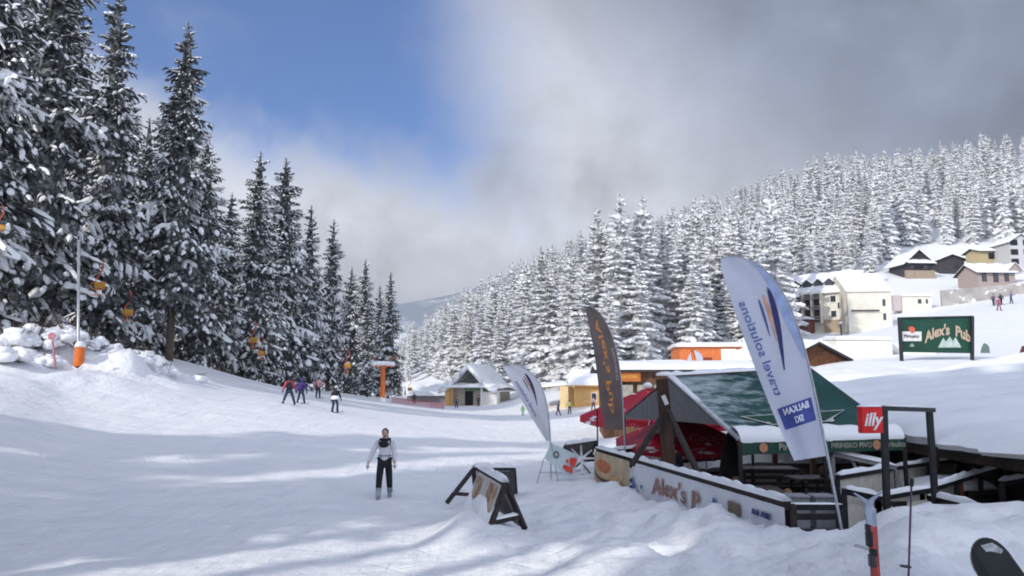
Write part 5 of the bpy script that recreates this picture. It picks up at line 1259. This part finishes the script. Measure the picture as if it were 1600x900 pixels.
# snow-covered pavilion roof on the right
def pavilion():
    t = thing('snow_pavilion', 'low dark pavilion under a huge smooth snow-covered roof at the right', 'pavilion', (12, 18, FLOOR_Z))
    def edge(y): return 9.2+.15*math.sin(y*1.1)+.10*math.sin(y*3.7)+.05*math.sin(y*8.3)
    def top(u, v):
        y = 10.0+22*v; e = edge(y); x = e+(25-e)*u; k = min(1, u*22)**.5
        z = -1.27+.16*(x-9.3)*.85+.02*(y-14)+.22*k+.18*math.sin(x*.5+y*.3)*u+.07*math.sin(y*2.3+x*.8)*k+.09*float(fbm(np.array([x*.6]), np.array([y*.6]), 3, 71)[0])*k
        z += .9*max(0, v-.72)*(1-u*.4)
        return Vector((x, y, z))
    s = MB(); s.grid(top, 60, 70)
    s.grid(lambda u, v: (lambda p: Vector((p.x+.05*(1-v), p.y, -1.36 if v == 0 else p.z)))(top(0, u)), 70, 1)
    s.grid(lambda u, v: (lambda p: Vector((p.x, p.y, -1.36+.14*(p.x-9.3) if v == 0 else p.z)))(top(u, 0)), 60, 1)
    s.build('roof_snow', SNOW, t, smooth=True)
    z0 = lambda y: -1.47
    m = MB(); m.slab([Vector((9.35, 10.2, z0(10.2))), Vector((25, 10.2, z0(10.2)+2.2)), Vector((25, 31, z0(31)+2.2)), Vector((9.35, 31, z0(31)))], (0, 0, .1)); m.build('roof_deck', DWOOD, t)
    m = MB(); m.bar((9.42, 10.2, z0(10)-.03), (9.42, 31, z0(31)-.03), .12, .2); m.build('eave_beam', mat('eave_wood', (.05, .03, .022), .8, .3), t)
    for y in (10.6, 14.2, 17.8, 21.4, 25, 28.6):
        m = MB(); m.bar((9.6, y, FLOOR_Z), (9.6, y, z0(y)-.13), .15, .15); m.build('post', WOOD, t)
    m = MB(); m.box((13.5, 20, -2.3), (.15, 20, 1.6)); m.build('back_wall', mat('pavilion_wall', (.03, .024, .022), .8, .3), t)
    m = MB(); m.box((13.4, 15.2, -2.3), (.08, .5, .9)); m.build('window', mat('dim_pane', (.3, .29, .27), .5), t)
pavilion()

# ---------------------------------------------------------------- skis, pole and board stuck in the mound
SD = 7.0; b = P(1366, 915, SD); b.z = H(b.x, b.y)-.1
t = thing('ski_pair', 'pair of red and white skis standing upright in the snow mound', 'skis', b)
def ski(p0, p1, tipd, mt, nm):
    n = 14; pts = []
    for k in range(n+1):
        f = k/n; p = Vector(p0).lerp(Vector(p1), f); c = max(0, f-.86)/.14; p = p+Vector(tipd)*(c**1.8)*.13+Vector((0, -.02*math.sin(math.pi*f), 0)); pts.append((p, (.025+.007*abs(f-.5)*2)*(1 if f < .93 else (1-(f-.93)/.075*.75))))
    m = MB(); wv = Vector((1, .25, 0)).normalized(); dv = Vector((-.25, 1, 0)).normalized()
    vs = []
    for p, w in pts: vs += [p-wv*w-dv*.008, p+wv*w-dv*.008, p+wv*w+dv*.008, p-wv*w+dv*.008]
    fs = [(i*4+j, i*4+(j+1) % 4, (i+1)*4+(j+1) % 4, (i+1)*4+j) for i in range(n) for j in range(4)]+[(0, 1, 2, 3), (n*4+3, n*4+2, n*4+1, n*4)]
    mi = [0 if (i//4) < 10 else 1 for i in range(n*4)]+[0, 1]
    m.v = [tuple(v) for v in vs]; m.f = fs; m.m = mi; m.n = len(vs); return m.build(nm, mt, t)
SK1 = mat('ski_red', (.40, .07, .06), .4, .3, 6); SK2 = mat('ski_white', (.30, .35, .44), .4, .2, 8)
k0 = P(1366, 905, SD); s1 = ski(k0+Vector((0, 0, -.25)), P(1353, 768, SD-.05), (.9, -.3, 0), [SK1, SK2], 'ski'); s2 = ski(k0+Vector((.045, .05, -.25)), P(1361, 772, SD+.05), (-.9, .6, 0), [SK1, SK2], 'ski')
m = MB(); c = P(1358, 842, SD-.08); m.box(c, (.045, .07, .13)); m.box(c+Vector((-.02, -.03, .10)), (.035, .06, .06)); m.box(c+Vector((.02, -.02, -.11)), (.05, .07, .06)); m.build('binding', BLACK, t, bevel=.01)
m = MB(); c = P(1363, 876, SD-.1); m.box(c, (.055, .07, .11)); m.build('binding', mat('binding_grey', (.05, .05, .055), .4), t, bevel=.015)
m = MB(); m.tube([P(1336, 852, SD-.1), P(1357, 858, SD-.1)], .014, 6); m.build('brake_arm', GREYM, t)
b = P(1414, 905, 6.6); t = thing('ski_pole', 'thin dark purple ski pole planted in the mound right of the skis', 'ski pole', b)
m = MB(); m.tube([b+Vector((0, 0, -.3)), P(1424, 760, 6.6)], .009, 6); m.build('shaft', mat('shaft_purple', (.09, .06, .11), .4), t)
m = MB(); m.tube([P(1424, 760, 6.6), P(1425, 748, 6.6)], .018, 8); m.build('grip', BLACK, t)
m = MB(); m.tube([P(1415, 884, 6.6), P(1415, 886, 6.6)], .045, 12); m.build('basket', BLACK, t)
def snowboard():
    D = 5.4; top = P(1526, 845, D); bot = P(1607, 958, 5.2); d = (top-bot).normalized(); nrm = Vector((.12, -1, .28)).normalized(); wv = d.cross(nrm).normalized(); nrm = wv.cross(d).normalized()
    b = bot; t = thing('snowboard', 'black snowboard with grey graphics, rounded tip poking up at the bottom right', 'snowboard', Vector(b))
    Lb = 1.35; base = top-d*Lb; hw = .155
    def outline(k):
        n = 16; pts = []
        for i in range(n+1):
            a = math.pi*i/n; pts.append((math.cos(a)*hw, Lb-hw*1.15+math.sin(a)*hw*1.15))
        for i in range(n+1):
            a = math.pi+math.pi*i/n; pts.append((math.cos(a)*hw, hw*1.15+math.sin(a)*hw*1.15))
        return pts
    def q(x, y, o=0): 
        c = max(0, (y-(Lb-.22))/.22); waist = 1-.10*math.sin(math.pi*min(1, max(0, y/Lb)))
        return base+wv*x*waist+d*y+nrm*(o+.035*c*c)
    pts = outline(0); m = MB(); A = [q(x, y, .006) for x, y in pts]; B = [q(x, y, -.006) for x, y in pts]; n = len(pts)
    m.add(A+B, [tuple(range(n)), tuple(range(n, 2*n))[::-1]]+[(i, (i+1) % n, n+(i+1) % n, n+i) for i in range(n)]); bo = m.build('deck', mat('board_black', (.012, .014, .016), .5, .3, spec=.25), t)
    GG = mat('board_grey', (.36, .38, .40), .4, .35, 20)
    for pl in ([(-.02, 1.315), (.06, 1.30), (.10, 1.24), (.085, 1.17), (.03, 1.19), (.0, 1.24)], [(-.06, 1.20), (-.02, 1.215), (-.02, 1.19), (-.055, 1.165)], [(.10, 1.08), (.04, 1.06), (-.03, 1.02), (-.02, 1.0), (.06, 1.03), (.11, 1.05)], [(.0, .93), (.08, .95), (.05, .88), (.0, .86)]):
        m = MB(); m.add([q(x*1.15, y, .0125) for x, y in pl], [tuple(range(len(pl)))]); m.build('graphic', GG, bo)
    m = MB(); e = [q(x*1.0, y, 0) for x, y in pts[:17]]; m.tube(e, .006, 5); m.build('edge', mat('edge_grey', (.2, .18, .2), .4), bo)
snowboard()

# ---------------------------------------------------------------- people
SKIN = mat('skin', (.55, .33, .25), .5, .08)
def skin_mesh(name, pts, edges, rad, root, material, parent, sub=1):
    org = ORG[parent.name]; me = bpy.data.meshes.new(name); me.from_pydata([tuple(Vector(p)-org) for p in pts], edges, [])
    o = bpy.data.objects.new(name, me); COL.objects.link(o)
    sk = o.modifiers.new('s', 'SKIN'); sk.use_smooth_shade = True; o.modifiers.new('u', 'SUBSURF').levels = sub
    for i, r in enumerate(rad):
        v = me.skin_vertices[0].data[i]; v.radius = (r, r) if isinstance(r, (int, float)) else r; v.use_root = (i == root)
    dg = bpy.context.evaluated_depsgraph_get(); dg.update()
    m2 = bpy.data.meshes.new_from_object(o.evaluated_get(dg)); bpy.data.objects.remove(o); bpy.data.meshes.remove(me)
    m2.materials.clear(); m2.materials.append(material); m2.name = name
    o = bpy.data.objects.new(name, m2); COL.objects.link(o); o.parent = parent; ORG[o.name] = org; return o
def person(label, base, h, yaw, jacket, trousers, legs=(0.0, 0.0), spread=.12, lean=0.0, arms=((-.25, .05), (.25, .05)), head=None, headr=SKIN, boots=BLACK, pack=None, skis=None, gloves=BLACK, hem=None, detail=False, stride=.05, group=None, boot_h=.24, crouch=0.0, hat=None):
    """built facing -Y (to the camera) then turned by yaw; arms = (sideways, forward) of each hand"""
    t = thing('person', label, 'person', base, group); k = h/1.75; rot = Matrix.Rotation(yaw, 3, 'Z')
    q = lambda x, y, z: Vector(base)+rot@Vector((x*k, y*k, z*k))
    hz = .93-crouch; sp = .10
    bend = lean
    def up(x, y, z):      # points above hip, leaned forward
        dz = z-.93; return q(x, y-math.sin(bend)*dz, hz+math.cos(bend)*dz)
    fl, fr = (-spread, -stride), (spread, stride)
    J = []; E = []; Rd = []
    def a(p, r, par=None): J.append(p); Rd.append(r*k); (E.append((par, len(J)-1)) if par is not None else None); return len(J)-1
    hip = a(up(0, 0, .95), .13); wa = a(up(0, 0, 1.10), .115, hip); ch = a(up(0, 0, 1.30), .145, wa); sh = a(up(0, 0, 1.43), .10, ch); nk = a(up(0, -.01, 1.52), .055, sh); hd = a(up(0, -.02, 1.62), .085, nk); hd2 = a(up(0, -.02, 1.70), .08, hd)
    body_arm = {}; body_leg = {}
    for s, (ax, ay) in zip((-1, 1), arms):
        S0 = a(up(s*.18, 0, 1.41), .065, sh); ex = s*(.2+abs(ax)*.55); el_ = a(up(ex, ay*.3+.03, 1.41-.27), .048, S0); hx = s*(.17+abs(ax)); wr = a(up(hx, ay, 1.41-.50+max(0, abs(ay)-.1)*.5), .033, el_)
        hn = a(up(hx+s*.01, ay-.02, 1.41-.57+max(0, abs(ay)-.1)*.5), .035, wr)
        body_arm[s] = (S0, el_, wr, hn)
        hb = J[hn]; dn = (J[hn]-J[wr]).normalized(); sd_ = rot@Vector((0, -1, 0))
        for fi, off in enumerate((-.03, -.01, .01, .03)):
            ln = (.065, .08, .083, .062)[fi]*k; f0 = a(hb+dn*.03*k+sd_*off*k, .011, hn); f1 = a(hb+dn*(.03*k+ln*.55)+sd_*off*k*1.15, .0095, f0); a(hb+dn*(.03*k+ln)+sd_*off*k*1.1-rot@Vector((s*.015*k, 0, 0)), .008, f1)
        th = a(hb+sd_*.04*k, .012, hn); a(hb+sd_*.065*k+dn*.045*k, .010, th)
    for s, (fx, fy) in zip((-1, 1), (fl, fr)):
        H0 = a(up(s*.09, 0, .92), .10, hip); kn = a(q(s*.09+(fx-s*.09)*.5+s*.01, fy*.5-.05-crouch*.6, .50-crouch*.35), .065, H0); an = a(q(fx, fy, .12), .045, kn); ft = a(q(fx, fy-.06, .06), .04, an); a(q(fx, fy-.12, .045), .025, ft); body_leg[s] = (H0, kn, an)
    body = skin_mesh('body', J, E, Rd, hip, headr if not detail else SKIN, t, 2 if detail else 1)
    # jacket
    jj = []; je = []; jr = []
    def b(p, r, par=None): jj.append(p); jr.append(r*k); (je.append((par, len(jj)-1)) if par is not None else None); return len(jj)-1
    hemz = hem or .86
    h0 = b(up(0, 0, hemz), .165); h1 = b(J[wa], .145, h0); h2 = b(J[ch], .175, h1); h3 = b(J[sh], .13, h2); b(up(0, -.01, 1.50), .075, h3)
    for s in (-1, 1):
        S0, el_, wr, hn = body_arm[s]; x0 = b(J[S0], .085, h3); x1 = b(J[el_], .068, x0); b(J[wr], .055, x1)
    jk = skin_mesh('jacket', jj, je, jr, h0, jacket, t, 2 if detail else 1)
    tj = []; te = []; tr_ = []
    def c(p, r, par=None): tj.append(p); tr_.append(r*k); (te.append((par, len(tj)-1)) if par is not None else None); return len(tj)-1
    t0 = c(J[hip], .15)
    for s in (-1, 1):
        H0, kn, an = body_leg[s]; x = c(J[H0], .115, t0); x = c(J[kn], .088, x); p = J[an].lerp(J[kn], .28 if boot_h > .2 else .05); c(p, .082, x)
    skin_mesh('trousers', tj, te, tr_, t0, trousers, t, 2 if detail else 1)
    for s in (-1, 1):
        H0, kn, an = body_leg[s]; ank = J[an]; fwd = rot@Vector((0, -1, 0)); bz = Vector(ank); 
        top = J[an].lerp(J[kn], .45 if boot_h > .2 else .2)
        m = MB(); m.tube([top, ank+Vector((0, 0, .02*k)), ank+fwd*.05*k-Vector((0, 0, .05*k)), ank+fwd*.17*k-Vector((0, 0, .07*k))], [.078*k, .07*k, .068*k, .045*k], 10); m.build('boot', boots, t, smooth=True)
        m = MB(); m.ball(J[body_arm[s][3]]+ (J[body_arm[s][3]]-J[body_arm[s][2]])*.2, (.05*k, .05*k, .06*k), 8, 6); m.build('glove', gloves, t, smooth=True)
        if skis:
            m = MB(); c0 = ank-Vector((0, 0, .115*k)); m.bar(c0-fwd*.75*k+rot@Vector((-.0, 0, 0)), c0+fwd*.8*k, .085*k, .02); m.bar(c0+fwd*.8*k, c0+fwd*.95*k+Vector((0, 0, .06*k)), .07*k, .015); m.build('ski', skis, t)
    hc = up(0, -.02, 1.66)
    if head:
        m = MB(); m.ball(hc+Vector((0, 0, .045*k))+rot@Vector((0, .012*k, 0)), (.115*k, .13*k, .12*k), 14, 9, flat=-.35); m.build(hat or 'helmet', head, t, smooth=True)
    if detail:
        f = lambda x, y, z: up(x, y-.02, z)
        m = MB(); m.ball(f(0, 0, 1.645), (.076*k, .092*k, .112*k), 16, 12); m.build('head', SKIN, t, smooth=True)
        m = MB(); m.ball(f(0, -.093, 1.625), (.013*k, .018*k, .020*k), 8, 6); m.build('nose', SKIN, t, smooth=True)
        for s in (-1, 1):
            m = MB(); m.ball(f(s*.031, -.082, 1.652), (.013*k, .009*k, .008*k), 8, 6); m.build('eye', DARK, t, smooth=True)
            m = MB(); m.ball(f(s*.076, 0, 1.64), (.012*k, .022*k, .03*k), 8, 6); m.build('ear', SKIN, t, smooth=True)
        m = MB(); m.ball(f(0, -.088, 1.588), (.024*k, .008*k, .007*k), 8, 6); m.build('mouth', mat('lips', (.35, .12, .10), .5), t, smooth=True)
    if pack:
        m = MB(); m.box(up(0, .22, 1.24), (.30*k, .18*k, .42*k), rot); m.build('backpack', pack, t, bevel=.03)
    return t, q, up
def foot(px, py, D):
    p = P(px, py, D); g = H(p.x, D); 
    return Vector((p.x, D, g if abs(g-p.z) < .5 else p.z))
B_ = mat('cloth_black', (.015, .015, .02), .8, .2); PUR = mat('cloth_purple', (.10, .05, .32), .7); PKR = mat('cloth_red', (.50, .07, .12), .7, .1); WJ = mat('jacket_white', (.66, .64, .70), .7, .08, 5); NV = mat('cloth_navy', (.03, .04, .08), .8); GRJ = mat('cloth_grey', (.12, .13, .16), .8)
# the woman in the foreground
bz = P(600, 779, 19.6); bz.z = H(bz.x, bz.y)-.02
t, q, up = person('woman in white jacket and black trousers with grey boots walking down the near slope', bz, 1.70, R(4), WJ, B_, spread=.13, stride=.18, arms=((-.24, -.06), (.08, -.03)), boots=mat('boot_grey', (.36, .40, .42), .6), gloves=mat('glove_white', (.60, .60, .66), .7), detail=True, hem=.88)
HAIR = mat('hair_brown', (.06, .035, .03), .7, .3)
m = MB(); m.ball(up(0, .012, 1.672), (.090, .098, .108), 14, 10, flat=-.25); m.build('hair', HAIR, t, smooth=True)
m = MB(); m.tube([up(0, .07, 1.66), up(0, .10, 1.55), up(.01, .10, 1.42)], [.07, .075, .03], 9); m.build('hair', HAIR, t, smooth=True)
m = MB(); m.tube([up(.11*math.cos(a*.628), .02+.10*math.sin(a*.628), 1.475+.01*math.cos(a)) for a in range(11)], .05, 8); m.ball(up(-.02, -.15, 1.38), (.13, .045, .09), 10, 6); m.build('scarf', B_, t, smooth=True)
m = MB(); m.tube([up(.165*math.cos(a*.524), .165*math.sin(a*.524), 1.09) for a in range(13)], .012, 6); m.build('waist_belt', GRJ, t, smooth=True)
m = MB(); [m.tube([up(s*.13, -.15, 1.35), up(s*.15, -.10, 1.46), up(s*.12, .12, 1.44)], .018, 6) for s in (-1, 1)]; m.build('strap', B_, t)
person('skier in red jacket with dark backpack, seen from behind with legs wide', foot(451, 631, 46), 1.72, R(180+12), PKR, NV, spread=.33, stride=.03, lean=.25, arms=((-.2, -.15), (.2, -.15)), head=B_, headr=NV, pack=B_, skis=GRJ, hem=.80, crouch=.08)
person('skier in a purple jacket and backpack right behind the red-jacketed one', foot(470, 624, 50), 1.62, R(180-5), PUR, NV, spread=.24, stride=.02, lean=.15, arms=((-.18, -.12), (.18, -.12)), head=PUR, headr=NV, pack=mat('pack_dark_purple', (.04, .02, .12), .7), skis=GRJ, hem=.80, crouch=.06)
t, q, up = person('skier in black top, white jacket tied at the waist, right of the purple one', foot(523, 642, 48), 1.66, R(180-10), B_, NV, spread=.17, stride=.02, lean=.22, arms=((-.16, -.18), (.10, -.1)), head=mat('helmet_silver', (.55, .56, .58), .4), headr=NV, skis=GRJ, crouch=.05)
m = MB(); m.ball(up(0, .03, 1.0), (.26, .20, .15), 12, 8, jit=.05); m.build('tied_jacket', mat('white_cloth', (.82, .82, .84), .7), t, smooth=True)
far = [(713, 641, 112, 'person in dark clothes standing in front of the lodge pillar', GRJ, NV), (647, 629, 118, 'tiny dark figure by the lift, behind the red netting', NV, B_), (817, 642, 98, 'child in bright green snowsuit left of the small white flag', mat('cloth_green', (.10, .55, .12), .7), mat('cloth_green2', (.10, .48, .12), .7)),
       (872, 641, 98, 'walking figure in dark blue to the right of the small white flag', mat('cloth_blue_dark', (.05, .08, .16), .7), NV), (890, 641, 99, 'person in a yellow top before the timber hut porch', mat('cloth_yellow', (.55, .50, .12), .7), NV), (927, 637, 101, 'person in a pale mixed jacket beside the brown flag', mat('cloth_pale', (.50, .42, .42), .7, .3), NV),
       (747, 632, 120, 'dark brown figure under the lodge porch', mat('cloth_brown', (.10, .06, .05), .7), B_),
       (1556, 521, 110, 'left one of the trio of skiers high on the right snow slope', mat('cloth_mauve', (.16, .08, .14), .7), NV), (1568, 516, 111, 'middle, darkest one of the trio of skiers on the right snow slope', NV, B_), (1583, 509, 112, 'blue-jacketed right one of the trio of skiers on the right snow slope', mat('cloth_blue', (.05, .10, .35), .7), NV), (1566, 551, 96, 'figure in reddish clothes below the trio, right of the grey-green flag', mat('cloth_rose', (.35, .12, .16), .7), mat('cloth_rose2', (.30, .12, .18), .7)),
       (497, 611, 66, 'pinkish figure half hidden among the trees beyond the skiers', mat('cloth_pink', (.50, .25, .28), .7), B_)]
for i, (px, py, D, lb, jm, tm) in enumerate(far):
    p = P(px, py, D); g = H(p.x, D)
    if px < 1000 and abs(g-p.z) > .3: pass
    base = Vector((p.x, D, g)); print('PERSON', px, round(g, 2), round(p.z, 2))
    person(lb, base, 1.25 if 'child' in lb else 1.72, R([170, 20, 200, 90, 0, 150, 30, 10, 190, 60, 100, 30][i]), jm, tm, spread=.16, stride=[.05, .03, .05, .25, .08, .2, .04, .1, .08, .15, .12, .03][i], head=B_, headr=SKIN, skis=GRJ if 'skier' in lb else None, lean=.1)
# dark guest beside the post
person('guest in a dark jacket standing behind the thick timber post', Vector((P(1047, 600, 18.6).x, 18.6, FLOOR_Z)), 1.72, R(150), B_, B_, head=B_, arms=((-.05, -.1), (.05, -.1)), group=None)
# thin street lamp near the hotel
b = P(1315, 530, 60); b.z = min(b.z, H(b.x, b.y)+.1) if H(b.x, b.y) < b.z+1 else b.z
t = thing('lamp_post', 'thin dark lamp post in the snow below the hotel', 'lamp post', b)
m = MB(); m.tube([b, b+Vector((0, 0, 1.9))], .06, 7); m.build('post', BLACK, t); m = MB(); m.ball(b+Vector((0, 0, 1.95)), (.16, .16, .12)); m.build('lamp_head', GREYM, t)
m = MB(); b = P(958, 700, 21.6); t = thing('thin_pole', 'thin dark upright pole left of the brown flag', 'pole', b); m.tube([b+Vector((-.3, 0, -.6)), P(933, 642, 21.6)], .022, 6) if False else m.tube([P(934, 700, 21.6)+Vector((0, 0, -.5)), P(933, 642, 21.6)], .022, 6); m.build('shaft', BLACK, t); m = MB(); m.ball(P(933, 641, 21.6), (.03, .03, .03)); m.build('cap', BLACK, t)

# ---------------------------------------------------------------- air
hz = MB(); hz.box((0, 700, 150), (2600, 1560, 500))
HM = bpy.data.materials.new('air'); HM.use_nodes = True; t = HM.node_tree; t.nodes.remove(t.nodes['Principled BSDF'])
pv = N(t, 'ShaderNodeVolumePrincipled'); pv.inputs['Color'].default_value = (.86, .9, .96, 1); pv.inputs['Density'].default_value = .00026; pv.inputs['Anisotropy'].default_value = .3
L(t, pv.outputs[0], t.nodes['Material Output'].inputs['Volume'])
o = hz.build('haze', HM); tag(o, 'thin pale winter air softening the far slopes', 'haze', kind='stuff')
o.visible_shadow = True
S.cycles.volume_bounces = 0; S.cycles.volume_max_steps = 64
